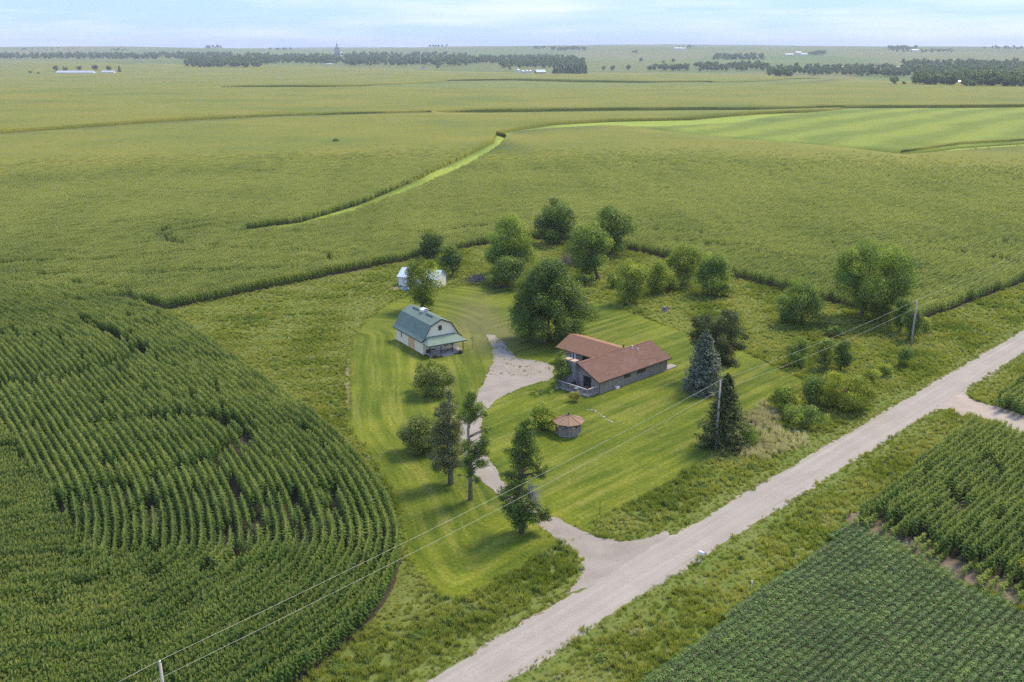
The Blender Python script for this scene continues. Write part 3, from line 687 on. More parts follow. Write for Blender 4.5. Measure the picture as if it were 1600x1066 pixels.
# ------------------------------------------------------------------ rough grass and weeds
GR = [(0, (.095, .145, .022)), (.35, (.20, .255, .040)), (.65, (.35, .365, .080)), (1, (.54, .49, .19))]
M_GRASS = m_leaf('rough_grass', GR, .45, True, .15)
M_WEED = m_leaf('broad_weed', [(0, (.085, .135, .03)), (.5, (.16, .23, .045)), (1, (.30, .36, .08))], .4, True, .2)
M_DRY = m_leaf('dry_grass', [(0, (0.417, 0.331, 0.172)), (1, (0.735, 0.616, 0.391))], .3, True, .1, 1.0)
M_GOLD = m_leaf('goldenrod', [(0, (.22, .26, .03)), (1, (.50, .46, .04))], .35, True, .15, 1.1)
def tuft(seed, n, h, spread, mat, w=.022, droop=.35):
    rng = np.random.RandomState(seed); V, Fq, T = [], [], []
    for i in range(n):
        a = rng.uniform(0, 6.28); r0 = spread*math.sqrt(rng.rand()); x, y = r0*math.cos(a), r0*math.sin(a); b = rng.uniform(0, 6.28); L = h*rng.uniform(.6, 1.15)
        lx, ly = math.cos(b)*L*droop*rng.uniform(.3, 1.2), math.sin(b)*L*droop*rng.uniform(.3, 1.2); sx, sy = -math.sin(b)*w, math.cos(b)*w; k = len(V)
        V += [(x-sx, y-sy, 0), (x+sx, y+sy, 0), (x+lx*.4+sx, y+ly*.4+sy, L*.65), (x+lx*.4-sx, y+ly*.4-sy, L*.65), (x+lx+sx*.3, y+ly+sy*.3, L), (x+lx-sx*.3, y+ly-sy*.3, L)]
        t = np.clip(rng.normal(.5, .25), 0, 1); Fq += [(k, k+1, k+2, k+3), (k+3, k+2, k+4, k+5)]; T += [t, min(1, t+.15)]
    return fast_mesh('tuft', V, Fq, mat, T)
def weed(seed, n, r_, h, mat, leaf):
    rng = np.random.RandomState(seed); d = rng.normal(size=(n, 3)); d[:, 2] = np.abs(d[:, 2]); d /= np.linalg.norm(d, axis=1, keepdims=True)
    C = d*rng.uniform(.5, 1.05, (n, 1))*np.array([r_, r_, h]); V, Fq = cards(C, d + np.array([0, 0, .5]) + rng.normal(0, .4, (n, 3)), rng.uniform(.7, 1.3, n)*leaf, .6, rng)
    return fast_mesh('weed', V, Fq, mat, np.clip(rng.normal(.45, .25, n), 0, 1))
TUFTS = protos('tufts', [tuft(1, 46, .62, .34, M_GRASS), tuft(2, 40, .48, .36, M_GRASS), tuft(3, 44, .8, .30, M_GRASS, .02, .5),      # 0-2 grass
                         weed(4, 70, .36, .6, M_WEED, .16), weed(5, 80, .45, .45, M_WEED, .14),                                         # 3-4 leafy weeds
                         tuft(6, 50, .9, .28, M_DRY, .02, .3), weed(7, 60, .32, .5, M_GOLD, .12),                                       # 5 dry, 6 yellow
                         tuft(8, 34, .16, .3, M_GRASS, .02, .5)])                                                                       # 7 short
rng = np.random.RandomState(21)
def sample(x0, x1, y0, y1, dens):
    n = int((x1-x0)*(y1-y0)*dens); return np.c_[rng.uniform(x0, x1, n), rng.uniform(y0, y1, n)]
q = sample(-80, 130, 56, 250, 7.0)
q = q[~unseen(q, 6)]
behind = np.interp(q[:, 0], FAR_EDGE[:, 0], FAR_EDGE[:, 1])
free = (q[:, 1] < behind - .3)
for pg in (LAWN, NEAR_CORN, CORN_R, CORN_R2, SOY): free &= ~inside(q, pg)
free &= ~(inside(q, ENTRY)) & ~(inside(q, DRIVE)) & ~(inside(q, DIRT_R))
ro = road_off(q); free &= np.abs(ro) > ROAD_HALF + .1
# gardens of tall weeds inside the lawn polygon stay out; roadside is kept short
q = q[free]; ro = road_off(q); fw_ = q[:, 1]*CP + H*SP; uu = 800 + F*q[:, 0]/fw_; vv = 533 + F*(H*CP - q[:, 1]*SP)/fw_
n = len(q); n1 = nz(q[:, 0], q[:, 1], 11, 31); n2 = nz(q[:, 0], q[:, 1], 4.0, 32); n3 = nz(q[:, 0], q[:, 1], 26, 33); rnd = rng.rand(n)
var = rng.choice([0, 1, 2], n); 
k = (n2 + .5*n1 + rng.normal(0, .35, n)) > .85; var[k] = rng.choice([3, 4], k.sum())
scl = rng.uniform(.5, .95, n)*(1 + .2*n2); it = .52 + .28*n1 + .2*n3 + rng.normal(0, .15, n); scl *= 1 - .3*sstep(-.2, .6, n3)
leftm = (uu < 640) & (vv < 700); it[leftm] += .14; scl[leftm] *= .85                             # pale dry-tipped meadow by the barn
k = leftm & (rnd < .13) & (n1 > -.2); var[k] = 5; scl[k] *= .5
def blob(u, v, su, sv): return np.exp(-((uu - u)/su)**2 - ((vv - v)/sv)**2)
gold = blob(1165, 478, 45, 26) + blob(1060, 512, 30, 14) + .8*blob(1175, 905, 60, 28)*(ro < 0) + .6*blob(1240, 850, 60, 40)*(ro < 0)
k = (gold > .3) & (rnd < gold*.8); var[k] = np.where(rng.rand(k.sum()) < .5, 6, 1); it[k] += .30
dry = blob(1190, 655, 26, 22) + 1.1*blob(1230, 690, 34, 14) + 1.1*blob(1190, 708, 34, 13) + .9*blob(545, 605, 4, 46)
k = (dry > .35) & (rnd < dry); var[k] = 5; scl[k] *= 1.15
rightv = (ro < -ROAD_HALF); it[rightv] += .16 + .2*n2[rightv]; k = rightv & (n1 > .25) & (rnd > .82); var[k] = 5; scl[k] *= .6; k = rightv & (n1 < -.1) & (rnd > .85); var[k] = 6                                   # sunny yellow-green verge by the soybeans
brt = np.minimum(1, 1.4*blob(600, 915, 55, 60)); it += .5*brt; scl *= 1 - .6*brt; var[(brt > .4) & (var > 2)] = 1
k = (np.abs(ro) < ROAD_HALF + 1.7 + .4*n2); var[k] = np.where(rng.rand(k.sum()) < .6, 7, 1); scl[k] *= .75; it[k] = np.where(ro[k] > 0, .48, .45) + rng.normal(0, .12, k.sum())
thick = (ro > ROAD_HALF + 1.7) & (ro < ROAD_HALF + 8) & (vv > 690); scl[thick] *= 1.05; it[thick] += .02
k = thick & (n2 > .1) & (rnd < .3); var[k] = rng.choice([3, 4], k.sum()); it[k] += .05
k = (rng.rand(n) < .02); var[k] = 5; scl[k] *= .6; k = (rng.rand(n) < .03) & (n1 > 0); var[k] = 6
keep = rng.rand(n) < np.where(vv < 520, .62, 1.0)
q, var, scl, it = q[keep], var[keep], scl[keep], np.clip(it[keep], 0, 1); n = len(q)
gn_scatter('rough_grass', np.c_[q, np.zeros(n)], np.c_[rng.normal(0, .12, (n, 2)), rng.uniform(0, 6.28, n)], scl, var, it, TUFTS, 'rough grass and weeds along the road, ditches and meadow', 'grass')
# lawn fringe and grass creeping on the driveway and road edges
fr = [resample(DRIVE, .6, True, .1, 9), resample(LAWN, .5, True, .2, 10)]
for sd in (1, -1):
    t = np.arange(-20, 190, .35); fr.append(ROAD_C + np.outer(t, ROAD_DIR) + sd*ROAD_N*(ROAD_HALF + .05) + np.random.RandomState(6 + sd).normal(0, .22, (len(t), 2)))
e = np.vstack(fr); 
gA = sample(apron_c[0] - 9, apron_c[0] + 9, apron_c[1] - 14, apron_c[1] + 12, 4.0); gA = gA[inside(gA, DRIVE) & (nz(gA[:, 0], gA[:, 1], 3.5, 41) > .15)]
e = np.vstack([e, gA]); onroad = np.abs(road_off(e)) < ROAD_HALF - .35
mouth = inside(e, MOUTH) | inside(e, MOUTH2); e = e[~onroad & ~unseen(e, 4) & ~mouth]; n = len(e); rs = np.random.RandomState(12)
nearroad = np.abs(np.abs(road_off(e)) - ROAD_HALF) < .7; FV = np.where(rs.rand(n) < .85, 7, 1); dryk = nearroad & (rs.rand(n) < .5); FV[dryk] = 5; FS = rs.uniform(.5, 1.25, n); FS[dryk] *= .28; FS[dist_poly(e, DRIVE, True) < .5] *= .6; FS[inside(e, DRIVE)] *= .45
gn_scatter('grass_fringe', np.c_[e, np.full(n, .01)], np.c_[np.zeros((n, 2)), rs.uniform(0, 6.28, n)], FS, FV, np.clip(rs.normal(.5, .18, n), 0, 1), TUFTS, 'short grass fringing the lawn, driveway and gravel road edges', 'grass')


# ------------------------------------------------------------------ trees
M_BARK = m_paint('bark', (.13, .105, .085), .95, .35, 3, .6, 8, .1, stretch=(1, 1, .25))
M_BARKP = m_paint('pale_bark', (.24, .20, .17), .95, .35, 3, .6, 8, .1, stretch=(1, 1, .25))
LEAF = {
 'dark':   m_leaf('leaf_dark', [(0, (0.058, 0.103, 0.019)), (.5, (0.132, 0.202, 0.031)), (1, (0.278, 0.348, 0.047))], .32),
 'mid':    m_leaf('leaf_mid', [(0, (0.091, 0.155, 0.024)), (.5, (0.209, 0.297, 0.041)), (1, (0.429, 0.488, 0.069))], .36),
 'light':  m_leaf('leaf_light', [(0, (0.120, 0.171, 0.021)), (.5, (0.263, 0.332, 0.038)), (1, (0.503, 0.523, 0.067))], .40),
 'bright': m_leaf('leaf_bright', [(0, (0.154, 0.193, 0.022)), (.5, (0.289, 0.346, 0.035)), (1, (0.543, 0.515, 0.062))], .42),
 'olive':  m_leaf('leaf_olive', [(0, (0.120, 0.151, 0.033)), (.5, (0.226, 0.273, 0.054)), (1, (0.399, 0.429, 0.091))], .32),
 'pine':   m_leaf('needle_dark', [(0, (0.043, 0.062, 0.018)), (.5, (0.090, 0.121, 0.030)), (1, (0.195, 0.216, 0.049))], .18),
 'juniper': m_leaf('needle_olive', [(0, (0.088, 0.131, 0.024)), (.5, (0.177, 0.249, 0.040)), (1, (0.353, 0.419, 0.060))], .22),
 'blue':   m_leaf('needle_blue', [(0, (0.087, 0.112, 0.073)), (.5, (0.166, 0.202, 0.133)), (1, (0.297, 0.333, 0.224))], .15),
 'grey':   m_leaf('needle_grey', [(0, (0.131, 0.145, 0.050)), (.5, (0.250, 0.261, 0.088)), (1, (0.418, 0.412, 0.150))], .2),
 'yellow': m_leaf('leaf_yellow', [(0, (.16, .17, .03)), (.5, (.30, .29, .05)), (1, (.48, .43, .09))], .4),
 'brown':  m_leaf('leaf_brown', [(0, (.07, .055, .04)), (.5, (.13, .10, .075)), (1, (.21, .17, .13))], .2),
}
def crown_clumps(rng, c, rx, ry, rz, n, rc, egg=0.0):
    out = []
    for i in range(n):
        d = rng.normal(size=3); d /= np.linalg.norm(d)
        f = rng.uniform(.1, 1.0)**.36; r_ = rc*rng.uniform(.6, 1.4)*min(rx, rz); f = f*(1.12 if rng.rand() < .12 else 1)
        k = max(.25, 1 - r_/max(rx, .1)*.92)
        wid = 1 + egg*d[2]*(-1)
        out.append((c[0] + d[0]*rx*k*f*wid, c[1] + d[1]*ry*k*f*wid, c[2] + d[2]*rz*f*max(.3, 1 - r_/max(rz, .1)*.72), r_))
    return out
def make_tree(name, label, cat, ub, vb, vt, u0, u1, vcb, leaf, seed, group=None, dens=150, lsize=None, n=30, rc=.34, egg=.15, bark=None, trunk_r=None, flat=.85, shell=.5, base=None, limbs=9, multi=1, asp=.62):
    """tree or bush from its place (ub, vb), top row vt, crown columns u0..u1 and crown bottom row vcb"""
    rng = np.random.RandomState(seed); P = G(ub, vb) if base is None else base; m = px2m(P); h = height_at(P, vt)
    zb = max(-.6 if egg > .4 else .1, height_at(P, vcb)*.55 - .3); rx = (u1 - u0)*m/2*1.14; cx = ((u0 + u1)/2 - ub)*m; ry = rx*rng.uniform(.85, 1.0)
    if vcb >= vb: zb = .1
    rz = (h - zb)/2*1.08; c = (cx, 0, (zb + h)/2)
    cl = crown_clumps(rng, c, rx, ry, rz, n, rc, egg)
    lsize = lsize or max(.16, min(.42, 2.3*m))
    V, Fq, T = blob_leaves(cl, dens*(.3/lsize)**2, lsize, rng, flat, asp, .45, shell)
    V[:, 2] = np.maximum(V[:, 2], .03)
    root = empty(name, P, rng.uniform(-.1, .1)); tag(root, label, cat, group)
    o = bpy.data.objects.new('crown', fast_mesh('crown', V, Fq, LEAF[leaf], T)); link(o, root)
    tr = MB(); r0 = trunk_r or max(.06, .035*h)
    for j in range(multi):
        ox = 0 if multi == 1 else rng.uniform(-1, 1)*rx*.18; oy = 0 if multi == 1 else rng.uniform(-1, 1)*ry*.18
        top = (cx*.8 + ox*2.2, oy*2, zb + (h - zb)*.62); b1 = (ox + rng.normal(0, .03*h), oy + rng.normal(0, .03*h), zb*.5 + .1*h)
        tr.tube([(ox*.6, oy*.6, -.05), (ox*.8, oy*.8, .12*h*.5), b1, top], [r0*1.35, r0, r0*.8, r0*.25], 8)
        for i in range(limbs):
            q = cl[rng.randint(len(cl))]; t = rng.uniform(.25, .9); s0 = Vector(b1).lerp(Vector(top), t*.7); e0 = Vector(q[:3]); mid = s0.lerp(e0, .5) + Vector((0, 0, -.04*h))
            if e0.z > s0.z - .1*h: tr.tube([s0, mid, e0], [r0*.4, r0*.26, r0*.08], 5, False)
    tr.build('trunk', bark or M_BARK, root, True)
    return root
def conifer(name, label, cat, ub, vb, vt, u0, u1, leaf, seed, taper=1.0, whorls=26, per=11, cardn=15, csize=.26, droop=.22, group=None, bottom=.03, irregular=.12, gaps=(), full=.0, bark=None, trunk_r=None):
    rng = np.random.RandomState(seed); P = G(ub, vb); m = px2m(P); h = height_at(P, vt); R0 = (u1 - u0)*m/2
    C, Nn, T, S = [], [], [], []
    for w in range(whorls):
        f = (w + .5)/whorls; z = h*(bottom + (1 - bottom)*f*.985)
        if any(a <= f <= b for a, b in gaps) and rng.rand() < .85: continue
        Lw = R0*((1 - f)**taper*(1 - full) + full*math.sqrt(max(0, 1 - f*f*.97)))*(1 + irregular*rng.normal())
        for b in range(per):
            a = rng.uniform(0, 6.28); L = max(.12, Lw*rng.uniform(.7, 1.12)); zz = z + rng.normal(0, h*.012); k = max(5, int(cardn*(.35 + L/R0)))
            s_ = rng.uniform(.1, 1, k)**.75; lat = rng.normal(0, .16, k)*L*(1.15 - s_); x, y = math.cos(a), math.sin(a); t0 = np.clip(rng.uniform(.15, .75), 0, 1)
            C.append(np.c_[x*L*s_ - y*lat, y*L*s_ + x*lat, zz - droop*L*s_ + .12*L*s_**3 + rng.normal(0, .04*L, k)])
            Nn.append(np.c_[np.full(k, x*.35), np.full(k, y*.35), np.full(k, .8)] + rng.normal(0, .4, (k, 3))); T.append(np.clip(t0 + rng.normal(0, .15, k), 0, 1)); S.append(csize*rng.uniform(.7, 1.3, k))
    C = np.vstack(C); C[:, 2] = np.clip(C[:, 2], .05, h*1.01)
    V, Fq = cards(C, np.vstack(Nn), np.concatenate(S), .42, rng)
    root = empty(name, P, 0); tag(root, label, cat, group)
    o = bpy.data.objects.new('crown', fast_mesh('crown', V, Fq, LEAF[leaf], np.concatenate(T))); link(o, root)
    r0 = trunk_r or .02*h; MB().tube([(0, 0, -.05), (.02*h*rng.normal(), .02*h*rng.normal(), h*.5), (0, 0, h*.97)], [r0*1.25, r0*.8, r0*.15], 8).build('trunk', bark or M_BARK, root, True)
    return root
def custom_tree(name, label, cat, ub, vb, vt, clumps_px, leaf, seed, dens=170, lsize=.2, asp=.45, trunk_r=.2, bark=None, flat=.8, group=None, lean=0.0):
    """clumps given in the photograph's columns and rows: (u, v, radius in pixels, depth offset in radii)"""
    rng = np.random.RandomState(seed); P = G(ub, vb); m = px2m(P); h = height_at(P, vt); cl = []
    for (u, v, r_, dy) in clumps_px:
        z = height_at(P, v); x0 = (u - ub)*m
        for i in range(9):
            d = rng.normal(size=3)*.68; rr_ = r_*m*rng.uniform(.45, .88); cl.append((x0 + d[0]*r_*m*.8, dy*r_*m + d[1]*r_*m*.8, max(.4, z + d[2]*r_*m*.6), rr_))
    V, Fq, T = blob_leaves(cl, dens*(.3/lsize)**2, lsize, rng, flat, asp, .35, .3)
    V[:, 2] = np.maximum(V[:, 2], .05)
    root = empty(name, P, 0); tag(root, label, cat, group)
    o = bpy.data.objects.new('crown', fast_mesh('crown', V, Fq, LEAF[leaf], T)); link(o, root)
    tr = MB(); pth = [(0, 0, -.05), (lean*.2 + rng.normal(0, .06), rng.normal(0, .06), h*.3), (lean*.6 + rng.normal(0, .1), rng.normal(0, .1), h*.65), (lean, 0, h*.96)]
    tr.tube(pth, [trunk_r*1.3, trunk_r, trunk_r*.7, trunk_r*.12], 8)
    for q in cl[::2]:
        zz = max(.1*h, min(q[2]*.92 - .1, .93*h)); s0 = Vector((lean*zz/h, 0, zz)); e0 = Vector(q[:3]); tr.tube([s0, s0.lerp(e0, .5) + Vector((0, 0, .05)), e0], [trunk_r*.32, trunk_r*.2, trunk_r*.06], 5, False)
    tr.build('trunk', bark or M_BARK, root, True); return root

TG = 'trees around the farmstead'
BK = 'trees in the rough ground behind the lawn'
make_tree('shade_tree', 'large dark spreading shade tree beside the house', 'tree', 857,533,404,799,918,536,'dark',1,TG,dens=170,n=120,rc=.24,egg=.5,lsize=.27,trunk_r=.38)
make_tree('deciduous_tree', 'narrow tree with yellow green top directly behind the gambrel barn', 'tree', 660,484,396,634,690,480,'light',2,TG,n=48,rc=.30,egg=.05)
make_tree('deciduous_tree', 'small dense dark tree farther behind the white shed, left of its pair', 'tree', 677,404,360,655,697,398,'dark',3,TG,n=24,rc=.42)
make_tree('deciduous_tree', 'small rounded dark tree right of the white shed', 'tree', 706,433,382,686,723,426,'dark',4,TG,n=24,rc=.42)
make_tree('deciduous_tree', 'tall clumped tree at the back of the lawn, beside the brush pile', 'tree', 795,432,334,756,836,428,'mid',5,BK,n=46,rc=.32,multi=2)
make_tree('deciduous_tree', 'lower bushy tree in front of the tall clumped tree at the lawn end', 'tree', 788,449,398,757,826,448,'dark',6,BK,n=30,rc=.38,egg=.1)
make_tree('deciduous_tree', 'farthest large rounded tree against the corn, left of two', 'tree', 873,382,307,834,907,377,'dark',7,BK,n=42,rc=.32)
make_tree('deciduous_tree', 'large rounded tree against the corn, right of two', 'tree', 955,398,319,914,994,390,'dark',8,BK,n=42,rc=.32)
make_tree('deciduous_tree', 'lighter green leaning tree in front of the two large rounded trees', 'tree', 934,438,346,882,957,422,'mid',9,BK,n=36,rc=.34)
make_tree('deciduous_tree', 'pale green drooping tree with full skirt right of the brush heap', 'tree', 984,475,397,959,1012,474,'light',10,BK,n=32,rc=.38,egg=.2)
make_tree('deciduous_tree', 'small pale green tree between the drooping tree and the thin-trunked pair', 'tree', 1024,460,403,1007,1045,456,'light',11,BK,n=20,rc=.42)
make_tree('deciduous_tree', 'thin-trunked tree with yellowish crown near the corn edge, left of its pair', 'tree', 1068,448,375,1038,1098,432,'light',12,BK,n=30,rc=.34,multi=3,trunk_r=.14)
make_tree('deciduous_tree', 'thin-trunked green tree near the corn edge, right of its pair', 'tree', 1102,463,393,1080,1144,452,'mid',13,BK,n=30,rc=.34,multi=2,trunk_r=.14)
make_tree('deciduous_tree', 'broad low tree with round crown left of the tallest open tree', 'tree', 1252,507,437,1209,1293,498,'mid',14,BK,n=40,rc=.32,egg=.2)
make_tree('deciduous_tree', 'tall open tree with visible limbs near the far utility pole', 'tree', 1346,499,373,1297,1420,470,'mid',15,BK,dens=130,n=90,rc=.25,egg=-.1,multi=2,trunk_r=.3,limbs=16)
make_tree('deciduous_tree', 'slender dark tree just left of the far utility pole', 'tree', 1404,522,456,1390,1421,518,'mid',16,BK,n=22,rc=.5)
make_tree('deciduous_tree', 'small dark tree standing behind the far utility pole base', 'tree', 1419,533,480,1405,1440,530,'dark',17,BK,n=20,rc=.5)
make_tree('shrub', 'round very dark shrub in the meadow below the open tree', 'shrub', 1302,529,508,1286,1319,529,'dark',18,None,n=14,rc=.5)
make_tree('shrub', 'tall bushy shrub on its own, left of the meadow shrub pair', 'shrub', 1245,572,525,1224,1266,571,'mid',19,None,n=18,rc=.42)
make_tree('shrub', 'leafy meadow shrub with pale top, left of the close pair', 'shrub', 1286,578,527,1270,1304,577,'mid',20,None,n=18,rc=.42)
make_tree('shrub', 'leafy darker meadow shrub, right of the close pair', 'shrub', 1313,580,531,1298,1331,579,'dark',21,None,n=18,rc=.42)
make_tree('shrub', 'big rounded yellow green roadside bush', 'shrub', 1318,640,578,1277,1361,639,'bright',22,None,n=56,rc=.3)
make_tree('shrub', 'dark upright bush left of the big yellow green roadside bush', 'shrub', 1268,634,588,1250,1290,633,'mid',23,None,n=24,rc=.45)
make_tree('shrub', 'grey green bush at the lawn corner near the road', 'shrub', 1226,643,600,1203,1250,641,'light',24,None,n=24,rc=.45)
make_tree('shrub', 'low dark spreading bush above the dry roadside grass', 'shrub', 1250,664,628,1216,1288,662,'mid',25,None,n=34,rc=.45)
make_tree('shrub', 'small bush right of the big yellow green roadside bush', 'shrub', 1358,604,572,1340,1375,603,'light',26,None,n=14,rc=.45)
make_tree('shrub', 'narrow upright bush in the ditch below the far utility pole', 'shrub', 1411,574,539,1400,1424,573,'mid',27,None,n=12,rc=.55)
make_tree('shrub', 'small dark bush low in the weeds, far left of the lawn garden', 'shrub', 912,447,428,896,930,446,'dark',28,None,n=12,rc=.5)
make_tree('shrub', 'dark bush squeezed between dark spruce and dry grass', 'shrub', 1163,696,664,1146,1184,694,'mid',29,None,n=16,rc=.45)
make_tree('shrub', 'dark thicket under the two large rounded trees by the corn', 'shrub', 908,408,378,890,930,407,'mid',50,None,n=18,rc=.45)
make_tree('shrub', 'low green thicket left of the pale drooping tree', 'shrub', 955,450,426,940,974,449,'mid',51,None,n=14,rc=.5)
make_tree('shrub', 'leafy thicket between the thin-trunked trees and the drooping tree', 'shrub', 1046,455,430,1034,1062,454,'light',52,None,n=14,rc=.5)
make_tree('shrub', 'low leafy shrub right of the thin-trunked pair', 'shrub', 1131,464,442,1114,1148,463,'mid',53,None,n=14,rc=.5)
make_tree('shrub', 'leafy shrub at the foot of the tall open tree', 'shrub', 1376,502,472,1358,1396,501,'light',54,None,n=18,rc=.45)
make_tree('shrub', 'yellowish shrub just right of the far utility pole', 'shrub', 1440,520,492,1428,1454,519,'bright',55,None,n=12,rc=.55)
make_tree('shrub', 'low bush in the ditch left of the narrow upright bush', 'shrub', 1380,590,566,1368,1394,589,'light',56,None,n=12,rc=.5)
make_tree('shrub', 'small leafy shrub below the broad low tree', 'shrub', 1230,505,484,1214,1246,504,'mid',57,None,n=12,rc=.5)
make_tree('crabapple_tree', 'low spreading crabapple tree nearest the gambrel barn', 'tree', 678,615,562,641,714,611,'olive',30,'crabapples on the lawn',n=64,rc=.3,egg=.25,lsize=.2,trunk_r=.14)
make_tree('crabapple_tree', 'low spreading crabapple tree half behind the grey conifer', 'tree', 655,706,644,622,690,701,'olive',31,'crabapples on the lawn',n=64,rc=.3,egg=.25,lsize=.2,trunk_r=.14)
make_tree('shrub', 'tall pale leafy shrub left of the gazebo', 'shrub', 850,672,628,824,874,671,'light',32,None,n=30,rc=.36,lsize=.2)
make_tree('shrub', 'small dark tree against the stone chimney', 'tree', 876,605,551,861,892,602,'dark',33,None,n=20,rc=.42,trunk_r=.08)
make_tree('shrub', 'yellow leaved bush below the house deck', 'shrub', 897,628,611,886,909,627,'yellow',34,None,n=14,rc=.5,lsize=.15)
make_tree('shrub', 'low pale flowering bush on the lawn left of the deck', 'shrub', 845,616,605,828,864,615,'light',35,None,n=12,rc=.5,lsize=.16)
make_tree('shrub', 'small round weed bush at the end of the lawn edging', 'shrub', 534,653,643,526,543,652,'dark',36,None,n=8,rc=.6,lsize=.16)
make_tree('shrub', 'bright green bush at the end of the bare strip by the soybeans', 'shrub', 1597,908,872,1583,1612,906,'bright',37,None,n=12,rc=.5,lsize=.16)
make_tree('dead_brush', 'leafless brown brush heap under the trees behind the lawn', 'brush', 884,418,388,866,906,417,'brown',38,None,dens=90,n=20,rc=.4,asp=.2)
conifer('blue_spruce', 'pale blue green spruce standing behind the utility pole', 'tree', 1098,612,514,1061,1135,'blue',40,.75,40,24,22,.30,.14,full=.18,irregular=.06)
conifer('dark_spruce', 'dark pyramid spruce directly behind the near utility pole', 'tree', 1130,699,582,1088,1172,'pine',41,.75,36,22,22,.30,.16,full=.18)
custom_tree('dark_pine', 'two-topped dark pine behind the blue spruce', 'tree', 1117,590,484, [(1090,503,13,0),(1086,525,14,0),(1130,500,17,0),(1135,525,19,0),(1110,520,16,.4),(1130,548,18,0),(1108,548,18,.3),(1152,549,11,0),(1120,566,17,0),(1140,568,10,0)], 'pine',42,dens=190,lsize=.24,trunk_r=.24)
custom_tree('grey_conifer', 'tall grey green conifer with bare lower trunk, left of the driveway pair', 'tree', 704,757,607, [(704,617,9,0),(702,632,12,0),(697,648,13,0),(709,650,13,0),(694,668,14,0),(711,668,14,0),(690,688,15,0),(708,690,16,0),(688,708,16,0),(706,708,16,0),(684,726,14,0),(702,727,15,0),(717,722,12,0)], 'grey',43,dens=210,lsize=.19,trunk_r=.27,bark=M_BARKP)
custom_tree('pine_tree', 'sparse pine with long visible trunk, right of the driveway pair', 'tree', 735,781,615, [(742,622,12,0),(733,634,12,0),(750,636,12,0),(741,648,10,0),(758,647,6,0),(730,652,8,0),(762,672,6,0),(733,695,11,0),(750,694,13,0),(740,712,13,0),(757,708,9,0),(731,722,11,0),(749,726,10,0),(732,738,8,0),(748,750,6,0)], 'juniper',44,dens=170,lsize=.18,trunk_r=.2,bark=M_BARKP)
custom_tree('juniper_tree', 'ragged juniper with a dead grey patch beside the driveway mouth', 'tree', 815,832,648, [(824,656,9,0),(818,672,13,0),(812,688,14,0),(824,690,12,0),(830,706,14,0),(808,710,13,0),(818,726,15,0),(836,724,10,0),(800,745,14,0),(816,750,12,0),(846,738,10,0),(796,768,15,0),(812,776,16,0),(800,796,16,0),(822,800,17,0),(836,790,12,0),(848,806,12,0),(810,815,16,0),(852,800,8,0)], 'juniper',45,dens=210,lsize=.19,trunk_r=.24)
jp = G(815, 832); mm = px2m(jp); tw = MB(); rng = np.random.RandomState(3)
for i in range(46):
    z0 = height_at(jp, rng.uniform(752, 776)); x0 = rng.uniform(14, 20)*mm; e = Vector((x0 + rng.uniform(-.2, 1.3), -1.2 + rng.normal(0, .35), z0 + rng.uniform(-1.0, .9)))
    tw.tube([(x0*.6, -.5, z0), Vector((x0*.6, -.5, z0)).lerp(e, .5) + Vector((0, 0, .12)), e], [.028, .02, .008], 4, False)
tw.build('dead_twigs', m_paint('dead_twig', (.36, .32, .29), .95, .25, 4), [o for o in bpy.data.objects if o.name.startswith('juniper_tree')][0])

# ------------------------------------------------------------------ buildings of the acreage
M_SIDING = m_paint('weathered_board', (.33, .285, .225), .9, .35, 2.2, .4, 14, .2, stretch=(3.5, 3.5, .35), dirt=(.20, .165, .13))
M_BATTEN = m_paint('board_batten', (.33, .30, .265), .9, .3, 3, 0, stretch=(3, 3, .3))
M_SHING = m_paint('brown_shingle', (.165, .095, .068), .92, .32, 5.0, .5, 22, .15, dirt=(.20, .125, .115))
M_SHING2 = m_paint('lit_slope_shingle', (.225, .122, .08), .92, .2, 5.0, .5, 22, .15)  # same shingle, brighter light on the cross wing's left slope put into the colour
M_SHING3 = m_paint('sun_glare_shingle', (.33, .175, .115), .92, .16, 5.0, .5, 22, .15)  # same shingle, sun glare on the away-facing slopes painted in as orange
M_STONE = m_paint('chimney_stone', (.27, .265, .265), .9, .3, 2.5, .7, 5, .2)
M_CAP = m_paint('clay_cap', (.47, .33, .24), .85, .2, 3)
M_GLASS = m_paint('window_glass', (.02, .025, .03), .12, .2, 1, spec=.6)
M_DECK = m_paint('grey_deck', (.31, .285, .265), .9, .25, 4, stretch=(1, 6, 1))
M_RAILW = m_paint('pale_rail', (.52, .49, .46), .85, .15, 4)
M_DARKW = m_paint('dark_timber', (.07, .055, .045), .85, .3, 3)
M_WHITE = m_paint('white_paint', (.74, .73, .70), .6, .08, 1.5, dirt=(.62, .60, .56))
M_CREAM = m_paint('cream_siding', (.90, .78, .57), .7, .04, 1.2, dirt=(.84, .71, .50))
M_TAN = m_paint('bare_plywood', (.72, .47, .22), .85, .18, 1.5)
M_TEAL = m_paint('green_metal_roof', (.150, .205, .160), .55, .12, .9, spec=.3, dirt=(.185, .232, .19))
M_TEALP = m_paint('green_porch_roof', (.125, .195, .155), .5, .12, .9, spec=.35)
M_TRIM = m_paint('dark_green_trim', (.035, .065, .062), .6, .2, 2)
M_RUST = m_paint('rust_brown', (.22, .10, .06), .8, .25, 4)
M_BLUEM = m_paint('pale_blue_metal', (.50, .60, .68), .4, .08, 1, spec=.5)
M_BLUE = m_paint('blue_plastic', (.05, .20, .38), .45, .15, 2, spec=.5)
M_LUMBER = m_paint('old_lumber', (.34, .25, .17), .9, .3, 4)
M_ROCK = m_paint('pale_rock', (.36, .33, .28), .92, .25, 3, .6, 6)
M_GREYM = m_paint('galvanized', (.56, .57, .58), .38, .1, 1.2, spec=.5, metal=.35)
M_REDB = m_paint('barn_red', (.20, .045, .035), .85, .2, 1)
